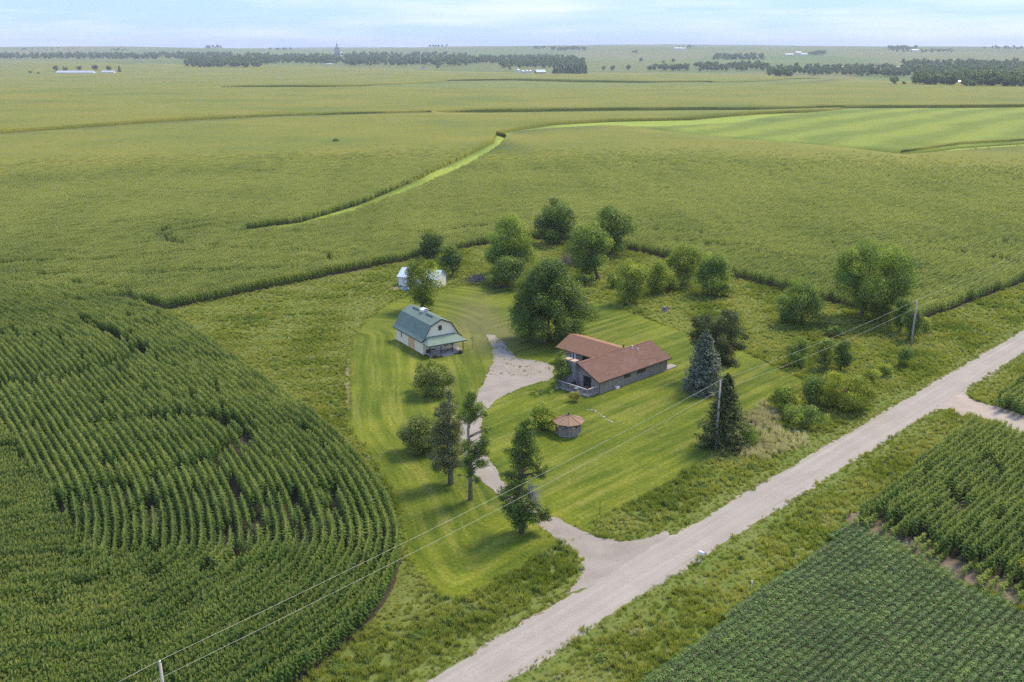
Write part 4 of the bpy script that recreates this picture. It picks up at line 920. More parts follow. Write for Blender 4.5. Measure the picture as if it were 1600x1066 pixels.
M_POLE = m_paint('pole_wood', (.37, .33, .29), .92, .25, 3, .4, 10, .15, stretch=(2, 2, .2))
M_CHAR = m_paint('black_metal', (.025, .025, .028), .5, .2, 3)

def wallq(mb, pts, n, th=.14):              # wall polygon with thickness along -n
    mb.prism(pts, tuple(-th*c for c in n)); return mb
def window(parent, mk, frame=M_DARKW):      # mk(d) -> box bounds grown by d, pushed out
    w = MB().box(*mk(0)).build('window', M_GLASS, parent); return w

# ---- house: long gabled wing, cross wing at the back, chimney and deck on the gable end
HP = G(936.8, 616); HA = math.atan2(.68914, .72462)
hs = empty('ranch_house', HP, HA); tag(hs, 'weathered board ranch house with brown shingle roof and stone chimney', 'house')
LX, WY, ZE, ZR, SL = 15.8, 7.8, 2.05, 3.95, .459
MB().box(-.03, LX + .03, -.03, WY + .03, -.1, .18).build('foundation', M_STONE, hs)
wl_ = MB().box(0, LX, 0, .14, .18, ZE).build('wall', M_SIDING, hs); 
MB().box(0, LX, WY - .14, WY, .18, ZE).build('wall', M_SIDING, hs)
for x in (0, LX - .14):
    MB().prism([(x, .0, .18), (x, WY, .18), (x, WY, ZE), (x, WY/2, ZE + WY/2*SL - .06), (x, 0, ZE)], (.14, 0, 0)).build('gable_wall', M_SIDING, hs)
bt = MB(); rs = np.random.RandomState(2)
for x in np.arange(.1, LX, .305): bt.box(x, x + .045, -.026, 0, .2, ZE - .02)
bt.build('board_battens', M_BATTEN, hs, kind='stuff')
bt = MB()
for y in np.arange(.1, WY, .305): bt.box(-.026, 0, y, y + .045, .2, ZE + min(y, WY - y)*SL - .12)
bt.build('board_battens', M_BATTEN, hs, kind='stuff')
def ridge_z(y): return ZR - abs(y - 3.9)*SL
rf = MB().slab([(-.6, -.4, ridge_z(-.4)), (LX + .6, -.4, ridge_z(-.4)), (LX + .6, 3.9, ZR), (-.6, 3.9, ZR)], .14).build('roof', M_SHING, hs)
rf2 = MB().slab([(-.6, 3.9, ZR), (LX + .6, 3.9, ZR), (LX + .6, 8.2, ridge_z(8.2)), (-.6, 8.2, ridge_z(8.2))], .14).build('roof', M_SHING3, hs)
MB().slab([(-.62, 3.72, ZR - .045), (LX + .62, 3.72, ZR - .045), (LX + .62, 3.9, ZR + .035), (-.62, 3.9, ZR + .035)], .03).build('ridge_cap', M_SHING, rf)
MB().box(-.62, LX + .62, -.44, -.403, ridge_z(-.4) - .17, ridge_z(-.4) - .012).build('fascia', M_DARKW, rf)
for y0, y1 in ((-.4, 3.9), (3.9, 8.2)):
    MB().prism([(-.64, y0, ridge_z(y0) - .2), (-.64, y1, ridge_z(y1) - .2), (-.64, y1, ridge_z(y1) - .015), (-.64, y0, ridge_z(y0) - .015)], (.037, 0, 0)).build('rake_board', M_DARKW, rf)
for x, y, h_, r_, mt in ((11.2, 3.3, .5, .07, M_WHITE), (11.9, 2.7, .35, .06, M_WHITE), (10.3, 4.3, .55, .08, M_CHAR)):
    MB().lathe([(r_, ridge_z(y) - .15), (r_, ridge_z(y) + h_), (r_*1.6, ridge_z(y) + h_ + .01), (r_*1.6, ridge_z(y) + h_ + .08), (0, ridge_z(y) + h_ + .1)], 10, (x, y)).build('vent_pipe', mt, hs)
for x0, x1 in ((5.5, 6.75), (8.5, 10.3)):
    w = MB().box(x0, x1, -.045, .02, 1.18, 1.88).build('window', M_GLASS, hs)
    fr_ = MB().box(x0 - .07, x1 + .07, -.07, -.002, 1.11, 1.178).box(x0 - .07, x1 + .07, -.07, -.002, 1.882, 1.95).box(x0 - .07, x0 - .002, -.07, -.002, 1.18, 1.88).box(x1 + .002, x1 + .07, -.07, -.002, 1.18, 1.88).box((x0+x1)/2 - .03, (x0+x1)/2 + .03, -.066, -.047, 1.18, 1.88)
    fr_.build('frame', M_DARKW, w)
MB().box(3.3, 4.0, -.42, -.05, 0, .34).build('crawlspace_hatch', M_WHITE, hs)
MB().box(LX, LX + 2.6, -.1, 1.3, .02, .16).build('side_step', M_DECK, hs)
# chimney
ch = MB().box(-1.0, -.03, 4.15, 6.2, 0, 4.05).build('chimney', M_STONE, hs)
rs = np.random.RandomState(5); st = MB()
for zi, z in enumerate(np.arange(.05, 3.95, .32)):
    for y in np.arange(4.15 + (.2 if zi % 2 else 0), 6.1, .42):
        y1 = min(6.17, y + rs.uniform(.33, .4)); d = rs.uniform(.02, .055); st.box(-1.0 - d, -1.0, y + .01, y1, z, z + .29)
st.build('stone_facing', M_STONE, ch, kind='stuff')
for y0, y1 in ((4.1, 5.0), (5.35, 6.25)): MB().box(-1.05, .0, y0, y1, 4.05, 4.22).build('chimney_cap', M_CAP, ch)
dr = MB().box(-.05, .02, 1.75, 3.05, .36, 2.05).build('sliding_door', M_GLASS, hs)
MB().box(-.075, -.03, 1.68, 1.748, .36, 2.12).box(-.075, -.03, 3.052, 3.12, .36, 2.12).box(-.075, -.03, 1.75, 3.05, 2.052, 2.12).box(-.075, -.052, 2.37, 2.43, .36, 2.05).build('frame', M_DARKW, dr)
# deck with railing
dk = MB()
for x in np.arange(-2.5, -.05, .15): dk.box(x, x + .135, .15, 4.1, .27, .33)
for x in np.arange(-2.5, -1.1, .15): dk.box(x, x + .135, 4.103, 6.6, .27, .33)
dko = dk.box(-2.5, -.05, .15, .2, .08, .268).box(-2.5, -2.45, .2, 6.6, .08, .268).build('deck', M_DECK, hs)
pp = [(-2.46, .2), (-1.25, .2), (-.12, .2), (-2.46, 1.8), (-2.46, 3.4), (-2.46, 5.0), (-2.46, 6.5), (-1.3, 6.5)]
for x, y in pp: MB().box(x - .05, x + .05, y - .05, y + .05, .0, 1.22).build('railing_post', M_DECK, dko)
for (x0, y0), (x1, y1) in (((-2.46, .2), (-.12, .2)), ((-2.46, .2), (-2.46, 6.5)), ((-2.46, 6.5), (-1.3, 6.5))):
    dx, dy = (.06, .0) if y0 != y1 else (0, .06)
    MB().box(min(x0, x1) - .07, max(x0, x1) + .07, min(y0, y1) - .07, max(y0, y1) + .07, 1.222, 1.27).build('top_rail', M_RAILW, dko)
    bl = MB()
    L = max(abs(x1 - x0), abs(y1 - y0)); k = int(L/.16)
    for i in range(1, k):
        x = x0 + (x1 - x0)*i/k; y = y0 + (y1 - y0)*i/k; bl.box(x - .02, x + .02, y - .02, y + .02, .335, 1.22)
    bl.build('balusters', M_DECK, dko, kind='stuff')
# cross wing
X0, X1, Y0, Y1, XR, ZW = 7.9, 12.3, 7.8, 14.5, 9.7, 4.0
def wz(x): return ZW - abs(x - XR)*SL
MB().box(X0, X0 + .14, Y0 + .01, Y1, .1, wz(X0) - .16).build('wall', M_SIDING, hs)
MB().box(X1 - .14, X1, Y0 + .01, Y1, .1, wz(X1) - .16).build('wall', M_SIDING, hs)
MB().prism([(X0, Y1, .1), (X1, Y1, .1), (X1, Y1, wz(X1) - .16), (XR, Y1, ZW - .16), (X0, Y1, wz(X0) - .16)], (0, -.14, 0)).build('gable_wall', M_SIDING, hs)
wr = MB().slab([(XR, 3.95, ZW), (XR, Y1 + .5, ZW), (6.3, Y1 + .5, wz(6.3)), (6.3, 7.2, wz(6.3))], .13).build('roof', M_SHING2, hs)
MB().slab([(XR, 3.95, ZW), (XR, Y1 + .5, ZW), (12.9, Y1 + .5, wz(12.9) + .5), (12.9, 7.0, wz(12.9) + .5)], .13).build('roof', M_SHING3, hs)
for y in (8.6, 11.4, 14.3): MB().box(6.55, 6.69, y - .07, y + .07, 0, wz(6.62) - .14).build('porch_post', M_DARKW, hs)
MB().box(6.4, 7.88, 8.0, 14.5, .0, .1).build('porch_floor', M_DECK, hs)
for y0, y1, z0, z1, nm in ((9.2, 10.6, .9, 1.9, 'window'), (12.0, 12.9, .12, 2.05, 'door')):
    MB().box(X0 - .04, X0 - .003, y0, y1, z0, z1).build(nm, M_GLASS if nm == 'window' else M_WHITE, hs)

def world_of(root, p): 
    c, s_ = math.cos(root.rotation_euler.z), math.sin(root.rotation_euler.z)
    return (root.location.x + c*p[0] - s_*p[1], root.location.y + s_*p[0] + c*p[1], root.location.z + p[2])
def chair(label, root, p, rz, mt, group=None):
    e = empty('patio_chair', world_of(root, p), root.rotation_euler.z + rz); tag(e, label, 'chair', group)
    MB().box(-.26, .26, -.26, .26, .38, .44).build('seat', mt, e); MB().prism([(-.26, .22, .44), (.26, .22, .44), (.26, .36, .98), (-.26, .36, .98)], (0, .04, .01)).build('backrest', mt, e)
    for x in (-.23, .23):
        for y in (-.23, .23): MB().box(x - .025, x + .025, y - .025, y + .025, 0, .38).build('leg', mt, e)
    return e
chair('white patio chair under the cross wing eave nearer the chimney', hs, (7.2, 9.3, .1), .6, M_WHITE)
chair('white patio chair under the cross wing eave at its far end', hs, (7.2, 13.2, .1), -.5, M_WHITE)
chair('rust coloured chair on the deck by the sliding door', hs, (-1.1, 1.0, .33), 1.3, M_RUST)
gr = empty('barbecue_grill', world_of(hs, (-1.75, 3.7, .33)), HA + .3); tag(gr, 'black covered barbecue grill on the deck beside the chimney', 'grill')
MB().box(-.5, .5, -.28, .28, .55, .78).build('firebox', M_CHAR, gr)
MB().prism([(-.5, -.28, .782), (-.5, .28, .782), (-.5, .24, .98), (-.5, .08, 1.1), (-.5, -.12, 1.08), (-.5, -.27, .92)], (1.0, 0, 0)).build('lid', M_CHAR, gr)
for x in (-.45, .45):
    for y in (-.22, .22): MB().box(x - .03, x + .03, y - .03, y + .03, 0, .55).build('leg', M_CHAR, gr)
for sx in (-.8, .52): MB().box(sx, sx + .28, -.24, .24, .72, .76).build('side_shelf', M_GREYM, gr)
e = empty('patio_table', world_of(hs, (-1.5, 1.5, .33)), HA); tag(e, 'small round dark table on the deck by the rust chair', 'table')
MB().lathe([(0, .7), (.45, .7), (.45, .74), (0, .74)], 16).build('table_top', M_DARKW, e); MB().tube([(0, 0, .03), (0, 0, .7)], .04, 8).build('pedestal', M_DARKW, e); MB().lathe([(0, 0), (.25, 0), (.22, .04), (0, .05)], 12).build('base', M_DARKW, e)
for x, y, lb in ((-2.15, 4.4, 'potted plant on the deck in front of the chimney'), (-1.6, 5.6, 'potted plant at the far end of the deck'), (-2.75, 5.9, 'potted plant on the grass outside the deck corner')):
    e = empty('potted_plant', world_of(hs, (x, y, .33 if x > -2.5 else 0)), 0); tag(e, lb, 'plant'); MB().lathe([(0, 0), (.17, 0), (.23, .32), (.2, .32), (.19, .27), (0, .27)], 12).build('pot', M_CAP if y < 5 else M_GREYM, e)
    V, Fq, T = blob_leaves([(0, 0, .5, .26)], 1100, .12, np.random.RandomState(int(y*10))); link(bpy.data.objects.new('foliage', fast_mesh('foliage', V, Fq, LEAF['light'], T)), e)
cl_ = empty('cooler', world_of(hs, (-2.0, 2.6, .33)), HA + .1); tag(cl_, 'blue cooler on the deck near the railing', 'cooler')
MB().box(-.42, .42, -.24, .24, 0, .42).build('body', M_BLUE, cl_); MB().box(-.44, .44, -.26, .26, .422, .52).build('lid', M_WHITE, cl_)

# ---- gambrel barn with porch
BP = G(661.9, 554.9); BA = R(31.74)
bn_ = empty('gambrel_barn', BP, BA); tag(bn_, 'cream gambrel barn with green metal roof and front porch', 'barn')
BL, BW = 10.5, 6.5
prof = [(-.5, 2.34), (.0, 2.74), (1.33, 4.88), (3.25, 5.74), (5.17, 4.88), (6.5, 2.74), (7.0, 2.34)]
MB().box(0, .14, 0, BL, .0, 2.6).build('wall', M_CREAM, bn_); MB().box(BW - .14, BW, 0, BL, .0, 2.6).build('wall', M_CREAM, bn_)
gp = [(.0, 0), (BW, 0), (BW, 2.62), (5.12, 4.78), (3.25, 5.6), (1.38, 4.78), (0, 2.62)]
MB().prism([(x, -.004, z) for x, z in gp], (0, .14, 0)).build('gable_wall', M_CREAM, bn_)
MB().prism([(x, BL + .004, z) for x, z in gp], (0, -.14, 0)).build('gable_wall', M_CREAM, bn_)
for i in range(6):
    (xa, za), (xb, zb) = prof[i], prof[i+1]
    pn = MB().slab([(xa, -.32, za), (xb, -.32, zb), (xb, BL + .32, zb), (xa, BL + .32, za)], .07)
    nx, nz_ = -(zb - za), xb - xa; L = math.hypot(nx, nz_); nx, nz_ = nx/L*.025, nz_/L*.025
    for y in np.arange(-.2, BL + .3, .46): pn.add([(xa + nx, y, za + nz_), (xb + nx, y, zb + nz_), (xb + nx, y + .04, zb + nz_), (xa + nx, y + .04, za + nz_)], [(0, 1, 2, 3)])
    pn.build('roof_panel', M_TEAL, bn_)
tm = MB()
for i in range(6):
    (xa, za), (xb, zb) = prof[i], prof[i+1]; tm.prism([(xa, -.36, za - .2), (xb, -.36, zb - .2), (xb, -.36, zb + .02), (xa, -.36, za + .02)], (0, .037, 0))
tm.build('rake_trim', M_TRIM, bn_)
MB().box(-.54, -.505, -.3, BL + .3, 2.2, 2.345).build('eave_trim', M_TRIM, bn_)
for y0, y1 in ((1.9, 4.4), (7.0, 9.3)): MB().slab([(2.62, y0, 5.49), (2.95, y0, 5.635), (2.95, y1, 5.635), (2.62, y1, 5.49)], .01).build('ridge_vent', M_TRIM, bn_).location = (0, 0, .05)
cu = MB().box(2.75, 3.6, 5.35, 6.25, 5.35, 5.98).build('cupola', M_WHITE, bn_)
MB().slab([(2.6, 5.2, 5.98), (3.25, 5.2, 6.22), (3.25, 6.4, 6.22), (2.6, 6.4, 5.98)], .04).build('cupola_roof', M_WHITE, cu)
MB().slab([(3.9, 5.2, 5.98), (3.25, 5.2, 6.22), (3.25, 6.4, 6.22), (3.9, 6.4, 5.98)], .04).build('cupola_roof', M_GREYM, cu)
w = MB().box(2.88, 3.36, -.03, .02, 3.85, 4.5).build('window', M_GLASS, bn_); MB().box(2.8, 2.878, -.05, -.006, 3.77, 4.58).box(3.362, 3.44, -.05, -.006, 3.77, 4.58).box(2.88, 3.36, -.05, -.006, 4.502, 4.58).box(2.88, 3.36, -.05, -.006, 3.77, 3.848).build('frame', M_DARKW, w)
w = MB().box(-.03, .02, 8.0, 8.35, 1.0, 1.85).build('window', M_GLASS, bn_); MB().box(-.045, -.003, 7.93, 7.998, .95, 1.9).box(-.045, -.003, 8.352, 8.42, .95, 1.9).build('frame', M_WHITE, w)
MB().box(-.022, -.003, 3.3, 5.7, .05, 2.15).build('plywood_patch', M_TAN, bn_)
pk = MB()
for y in np.arange(-2.0, -.06, .16): pk.box(.1, 6.4, y, y + .145, .30, .36)
pd = pk.box(.1, 6.4, -2.0, -1.95, .05, .298).build('porch_deck', M_DECK, bn_)
MB().box(2.3, 4.2, -2.6, -2.02, .0, .16).build('porch_step', M_DECK, bn_)
ptop, plow = [(.8, -.01, 2.96), (5.7, -.01, 2.96)], [(-.3, -2.35, 2.12), (6.8, -2.35, 2.12)]
pr = MB().slab([plow[0], plow[1], ptop[1], ptop[0]], .06).build('porch_roof', M_TEALP, bn_)
MB().slab([(-.3, -2.35, 2.12), (.8, -.01, 2.96), (-.3, -.01, 2.3)], .05).build('roof_hip', M_TEALP, pr); MB().slab([(6.8, -2.35, 2.12), (6.8, -.01, 2.3), (5.7, -.01, 2.96)], .05).build('roof_hip', M_TEALP, pr)
MB().box(-.32, 6.82, -2.4, -2.353, 1.98, 2.12).build('fascia', M_TRIM, pr)
for x in (.2, 2.25, 4.3, 6.32): MB().box(x - .06, x + .06, -1.98, -1.86, .0, 2.1).build('porch_post', M_TRIM, bn_)
rl = MB().box(.26, 2.19, -1.95, -1.89, 1.16, 1.22)
for x in np.arange(.35, 2.15, .13): rl.box(x, x + .05, -1.94, -1.9, .36, 1.16)
rl.build('railing', M_DECK, bn_)
MB().box(.42, 1.9, -.55, -.1, .362, .82).build('bench', M_DARKW, bn_)
d_ = MB().box(2.35, 3.25, -.045, -.006, .37, 2.35).build('door', M_WHITE, bn_); MB().box(2.42, 2.5, -.09, -.047, 1.25, 1.35).build('handle', M_CHAR, d_)
for x in (4.15, 5.25):
    wh = MB().tube([(x + .36*math.cos(a), -.06, 1.25 + .36*math.sin(a)) for a in np.linspace(0, 2*math.pi, 17)], .035, 6, False)
    who = wh.build('wagon_wheel', M_RUST, bn_); sp_ = MB().tube([(x, -.02, 1.25), (x, -.12, 1.25)], .07, 8)
    for a in np.linspace(0, 2*math.pi, 8, endpoint=False): sp_.tube([(x, -.06, 1.25), (x + .34*math.cos(a), -.06, 1.25 + .34*math.sin(a))], .016, 4, False)
    sp_.build('spokes', M_DARKW, who)
for x, lb in ((.95, 'dark flower tub by the porch corner of the gambrel barn'), (5.6, 'dark flower tub below the porch wheels of the gambrel barn')):
    e = empty('flower_tub', world_of(bn_, (x, -2.45, 0)), 0); tag(e, lb, 'planter'); MB().lathe([(0, 0), (.3, 0), (.38, .42), (.34, .42), (.33, .36), (0, .36)], 14).build('tub', M_DARKW, e)
    V, Fq, T = blob_leaves([(0, 0, .48, .3)], 900, .13, np.random.RandomState(1)); link(bpy.data.objects.new('plants', fast_mesh('plants', V, Fq, LEAF['mid'], T)), e)

# ---- white shed
CS = G(682.5, 453.5); LS = G(622.5, 448.3); RS_ = G(693, 451); dx_ = LS - CS; SLN = float(np.hypot(dx_[0], dx_[1]))
sh = empty('metal_shed', CS, math.atan2(dx_[1], dx_[0]) - math.pi); tag(sh, 'small white shed with pale blue metal roof behind a tree', 'shed')
D = 5.0; HE, HR = 2.35, 3.7                  # local: x runs right from -SLN to 0, y back
MB().box(-SLN, 0, 0, .1, 0, HE).build('wall', M_WHITE, sh); MB().box(-SLN, 0, D - .1, D, 0, HE).build('wall', M_WHITE, sh)
for x in (-SLN, -.1): MB().prism([(x, 0, 0), (x, D, 0), (x, D, HE), (x, D/2, HR - .05), (x, 0, HE)], (.1, 0, 0)).build('gable_wall', M_WHITE, sh)
for y0, y1, z0, z1 in ((-.25, D/2, HE - .13, HR), (D + .25, D/2, HE - .13, HR)):
    pn = MB().slab([(-SLN - .2, y0, z0), (.2, y0, z0), (.2, y1, z1), (-SLN - .2, y1, z1)], .06)
    for x in np.arange(-SLN, .2, .5): pn.add([(x, y0, z0 + .03), (x + .05, y0, z0 + .03), (x + .05, y1, z1 + .03), (x, y1, z1 + .03)], [(0, 1, 2, 3)])
    pn.build('roof_panel', M_BLUEM, sh)
dd = MB().box(-2.4, -.3, -.05, -.004, .02, 2.1).build('sliding_door', m_paint('bright_white_door', (.82, .82, .84), .5, .04), sh); MB().box(-2.5, -.2, -.09, -.052, 2.1, 2.2).build('door_track', M_GREYM, dd)
e = empty('stock_tank', G(633, 454.5), .4); tag(e, 'round blue tub on the ground beside the white shed', 'tub'); MB().lathe([(0, .02), (.75, .02), (.8, .55), (.74, .55), (.7, .08), (0, .08)], 20).build('shell', M_BLUE, e); MB().lathe([(.79, .5), (.85, .5), (.85, .58), (.79, .58), (.79, .5)], 20).build('rim', M_BLUEM, e)
e = empty('lumber_pile', G(619, 452), .5); tag(e, 'loose pile of old boards left of the white shed', 'lumber'); rs = np.random.RandomState(4)
for i in range(14):
    a = rs.normal(0, .35); L = rs.uniform(.8, 1.5); z = .06 + .07*(i//4); c = (rs.uniform(-.4, .4), rs.uniform(-.6, .6)); dxx, dyy = math.cos(a)*L, math.sin(a)*L
    MB().tube([(c[0] - dxx, c[1] - dyy, z), (c[0] + dxx, c[1] + dyy, z + rs.uniform(0, .12))], .06, 4).build('board', M_LUMBER, e)
def brush(label, u, v, w_, h_, n, seed, mt):
    e = empty('brush_pile', G(u, v), 0); tag(e, label, 'brush pile'); rs = np.random.RandomState(seed); mb = MB()
    for i in range(n):
        a = rs.uniform(0, 6.28); L = rs.uniform(.5, 1.7); c = rs.normal(0, .4, 2)*w_; z = abs(rs.normal(0, .45))*h_*math.exp(-(c @ c)/w_**2); t = rs.normal(0, .3)
        mb.tube([(c[0] - L*math.cos(a), c[1] - L*math.sin(a)*.6, max(.05, z - t*L)), (c[0], c[1], z + .15), (c[0] + L*math.cos(a), c[1] + L*math.sin(a)*.6, max(.05, z + t*L))], [.05, .045, .02], 4, False)
    mb.build('branches', mt, e, kind='stuff')
M_DEADW = m_paint('dead_wood', (.21, .18, .16), .95, .3, 4)
brush('grey brush pile of dead branches at the lawn end', 746, 440, 2.6, 1.3, 130, 3, M_DEADW)
brush('dark jumble of fallen branches under the leaning tree', 886, 414, 2.6, 2.0, 110, 6, M_DEADW)
e = empty('stump', G(1038, 487), 0); tag(e, 'weathered tree stump in the rough meadow behind the house', 'stump')
MB().lathe([(.75, -.05), (.55, .2), (.45, .7), (.42, .95), (.2, 1.0), (0, .93)], 12).build('trunk', M_DEADW, e); MB().tube([(.3, 0, .5), (.9, -.2, .75), (1.4, -.3, .6)], [.18, .12, .06], 7).build('broken_limb', M_DEADW, e)
def rock(name, label, u, v, r_, seed, parent=None, loc=None):
    rs = np.random.RandomState(seed); mb = MB(); pr_ = []
    for k in range(5):
        t = k/4; pr_.append((r_*max(.05, math.sin(math.pi*(.18 + .8*t)))*rs.uniform(.85, 1.1), r_*1.0*t*.95 - .04))
    mb.lathe(pr_, 9); mb.v = [(x*(1 + .18*math.sin(3*i + seed)), y*(1 + .14*math.cos(2*i + seed)), z) for i, (x, y, z) in enumerate(mb.v)]
    o = mb.build(name, M_ROCK, parent)
    o.location = loc if loc is not None else tuple(G(u, v))
    if label: tag(o, label, 'rock')
    return o
rock('boulder', 'pale boulder at the foot of the large shade tree', 848, 535, .55, 2)
ed_ = empty('stone_edging', G(930, 645), 0); tag(ed_, 'curved line of pale stones on the lawn behind the gazebo', 'stones')
b0 = G(930, 645)
for i, (u, v) in enumerate([(918,640),(924,641),(930,643),(935,645.5),(939,649),(943,652),(947,655),(951,657.5),(955,660)]): rock('stone', None, 0, 0, .13 + .05*(i % 3), i + 3, ed_, tuple(G(u, v) - b0))

# ---- gazebo
gc = G(889, 685) + np.array([0, 1.65, 0]); gz = empty('gazebo', gc, R(22.5)); tag(gz, 'octagonal wooden gazebo with brown shingle roof on the lawn', 'gazebo')
def oct_(r_, z, k): a = 2*math.pi*(k - .5)/8 + math.pi/8*0; return (r_*math.cos(a), r_*math.sin(a), z)
za, ze = height_at(gc, 648), height_at(gc - np.array([0, 1.85, 0]), 664.5) + .1
M_GSH = m_paint('gazebo_shingle', (.29, .185, .125), .92, .2, 6, .4, 24, .15)
MB().prism([oct_(1.62, .05, k) for k in range(8)], (0, 0, .15)).build('floor', M_DECK, gz)
for k in range(8):
    p = oct_(1.6, 0, k); MB().box(p[0] - .06, p[0] + .06, p[1] - .06, p[1] + .06, .0, ze).build('post', M_DECK, gz)
    q = oct_(1.6, 0, k + 1)
    rp_ = MB().slab([oct_(2.15, ze - .16, k), oct_(2.15, ze - .16, k + 1), (0, 0, za)], .06).build('roof_panel', M_GSH, gz)
    a0, a1 = Vector(oct_(2.16, ze - .15, k)), Vector((0, 0, za + .02)); MB().tube([a0, a1], .045, 4).build('hip_ridge', M_GSH, rp_)
    if k == 3: continue                       # entrance
    rail = MB()
    for zz in (.3, 1.02):
        rail.tube([(p[0], p[1], zz), (q[0], q[1], zz)], .04, 4)
    for i in range(1, 10):
        t = i/10; x, y = p[0] + (q[0] - p[0])*t, p[1] + (q[1] - p[1])*t; rail.box(x - .045, x + .045, y - .012, y + .012, .26, 1.0)
    rail.build('railing_panel', M_SIDING, gz)
MB().lathe([(.12, za - .1), (.12, za + .22), (.05, za + .26), (0, za + .42)], 10).build('finial', M_DARKW, gz)
MB().tube([(0, 0, .2), (0, 0, .85)], .07, 8).lathe([(0, .85), (.7, .85), (.7, .92), (0, .92)], 14).build('table', M_RAILW, gz)

# ---- utility poles and wires
P1 = G(1118.5, 704); P2 = G(1432.5, 471, 8.0); P2[2] = 0; P3 = G(250, 1037, 9.0); P3[2] = 0
P4 = P2 + (P2 - P1)*1.05; P0 = P3 + (P3 - P1)*.9
HT = [9.0, 9.0, 9.05, 8.0, 8.6]
def pole(P, h, label):
    e = empty('utility_pole', P, math.atan2(.711, .703)); tag(e, label, 'utility pole', 'utility poles along the road')
    MB().tube([(0, 0, -.1), (.02, .01, h*.5), (0, 0, h)], [.17, .145, .105], 10).build('shaft', M_POLE, e, True)
    MB().lathe([(.03, h), (.03, h + .12), (.07, h + .13), (.075, h + .2), (.04, h + .24), (0, h + .25)], 8).build('insulator', M_WHITE, e)
    MB().tube([(0, -.1, h - 1.25), (0, -.24, h - 1.25)], .03, 6).build('neutral_bracket', M_GREYM, e); MB().tube([(.1, .1, .1), (.1, .1, h - .3)], .012, 4).build('ground_wire', M_GREYM, e)
    return e
pole(P1, HT[2], 'grey wooden utility pole in front of the dark spruce')
pole(P2, HT[3], 'far utility pole beside the slender tree near the road bend')
pole(P3, HT[1], 'near utility pole top rising from the corn at lower left')
M_WIRE = m_paint('bare_wire', (.55, .52, .40), .5, .1, 2, spec=.4)
for nm, dz, r_, lb in (('power_line', .25, .011, 'upper overhead wire strung across the utility pole tops'), ('power_line', -1.25, .011, 'lower overhead wire strung below the pole tops')):
    pts = []
    Ps = [(P0, HT[0]), (P3, HT[1]), (P1, HT[2]), (P2, HT[3]), (P4, HT[4])]
    for (a, ha), (b, hb) in zip(Ps[:-1], Ps[1:]):
        for t in np.linspace(0, 1, 24, endpoint=False):
            q = a + (b - a)*t; off = np.array([.711, -.703])*(.24 if dz < 0 else 0)*(-1); pts.append((q[0] + off[0], q[1] + off[1], ha + dz + (hb - ha)*t - .9*4*t*(1 - t)*.55))
    q = P4; pts.append((q[0], q[1], HT[4] + dz))
    tag(MB().tube(pts, r_, 5).build(nm, M_WIRE), lb, 'power line')
# ---- small things
e = empty('mailbox', G(1095, 880), math.atan2(.711, .703)); tag(e, 'white mailbox on a post across the road from the driveway', 'mailbox')
MB().box(-.05, .05, -.05, .05, 0, 1.0).build('post', M_POLE, e)
mbx = MB().prism([(-.16, -.28, 1.0), (.16, -.28, 1.0), (.16, -.28, 1.16), (.11, -.28, 1.26), (0, -.28, 1.3), (-.11, -.28, 1.26), (-.16, -.28, 1.16)], (0, .56, 0)).build('box', M_WHITE, e); MB().box(.162, .18, -.1, -.06, 1.1, 1.36).build('flag', M_REDB, mbx)
def stake(u, v, h, label, mt, r_=.035):
    e = empty('marker_post', G(u, v), 0); tag(e, label, 'post'); MB().tube([(0, 0, -.1), (.02, 0, h)], [r_, r_*.8], 6).build('shaft', mt, e); MB().lathe([(r_*1.3, h - .12), (r_*1.3, h + .02), (0, h + .04)], 8).build('cap', mt, e)
stake(937, 804, 1.5, 'thin dark steel post at the lawn corner by the driveway', M_CHAR)
stake(1174, 921, .9, 'short white marker post between the verge and the soybeans', M_WHITE, .05)
e = empty('sapling', G(738, 546), 0); tag(e, 'tiny staked sapling on the lawn right of the barn porch', 'sapling')
MB().tube([(0, 0, 0), (.03, 0, 1.0), (0, .05, 2.4)], [.04, .03, .012], 6).build('stem', M_BARK, e)
V, Fq, T = blob_leaves([(0, 0, 2.0, .4), (.2, 0, 1.6, .3), (-.15, 0, 2.4, .3)], 160, .16, np.random.RandomState(3)); link(bpy.data.objects.new('leaves', fast_mesh('leaves', V, Fq, LEAF['mid'], T)), e)

# ------------------------------------------------------------------ the distance
def far_tree(seed, n=230, conif=False):
    rng = np.random.RandomState(seed)
    if conif:
        f = rng.rand(n); a = rng.uniform(0, 6.28, n); r_ = .22*(1 - f)**.8*rng.uniform(.5, 1.05, n); C = np.c_[r_*np.cos(a), r_*np.sin(a), .05 + .93*f]; Nn = np.c_[np.cos(a), np.sin(a), np.full(n, .6)] + rng.normal(0, .4, (n, 3)); T = np.clip(rng.normal(.4, .2, n), 0, 1)
        V, Fq = cards(C, Nn, rng.uniform(.08, .15, n), .6, rng)
    else:
        cl = crown_clumps(rng, (0, 0, .56), .46, .46, .44, 13, .42); V, Fq, T = blob_leaves(cl, 1000, .12, rng)
    tr = MB().tube([(0, 0, -.03), (.01, 0, .3), (0, .01, .6)], [.035, .028, .01], 6)
    return V, Fq, T, tr
LEAF['far'] = m_leaf('leaf_far', [(0, (0.055, 0.094, 0.021)), (.5, (0.111, 0.163, 0.032)), (1, (0.210, 0.264, 0.051))], .3)
FT = [far_tree(i, conif=(i >= 5)) for i in range(7)]
FTM = [fast_mesh('crown', V, Fq, LEAF['far'], T) for V, Fq, T, tr in FT]
FTT = []
for V, Fq, T, tr in FT:
    me = bpy.data.meshes.new('trunk'); me.from_pydata(tr.v, [], tr.f); me.materials.append(M_BARK); FTT.append(me)
FARC = protos('woodland_trees', FTM)
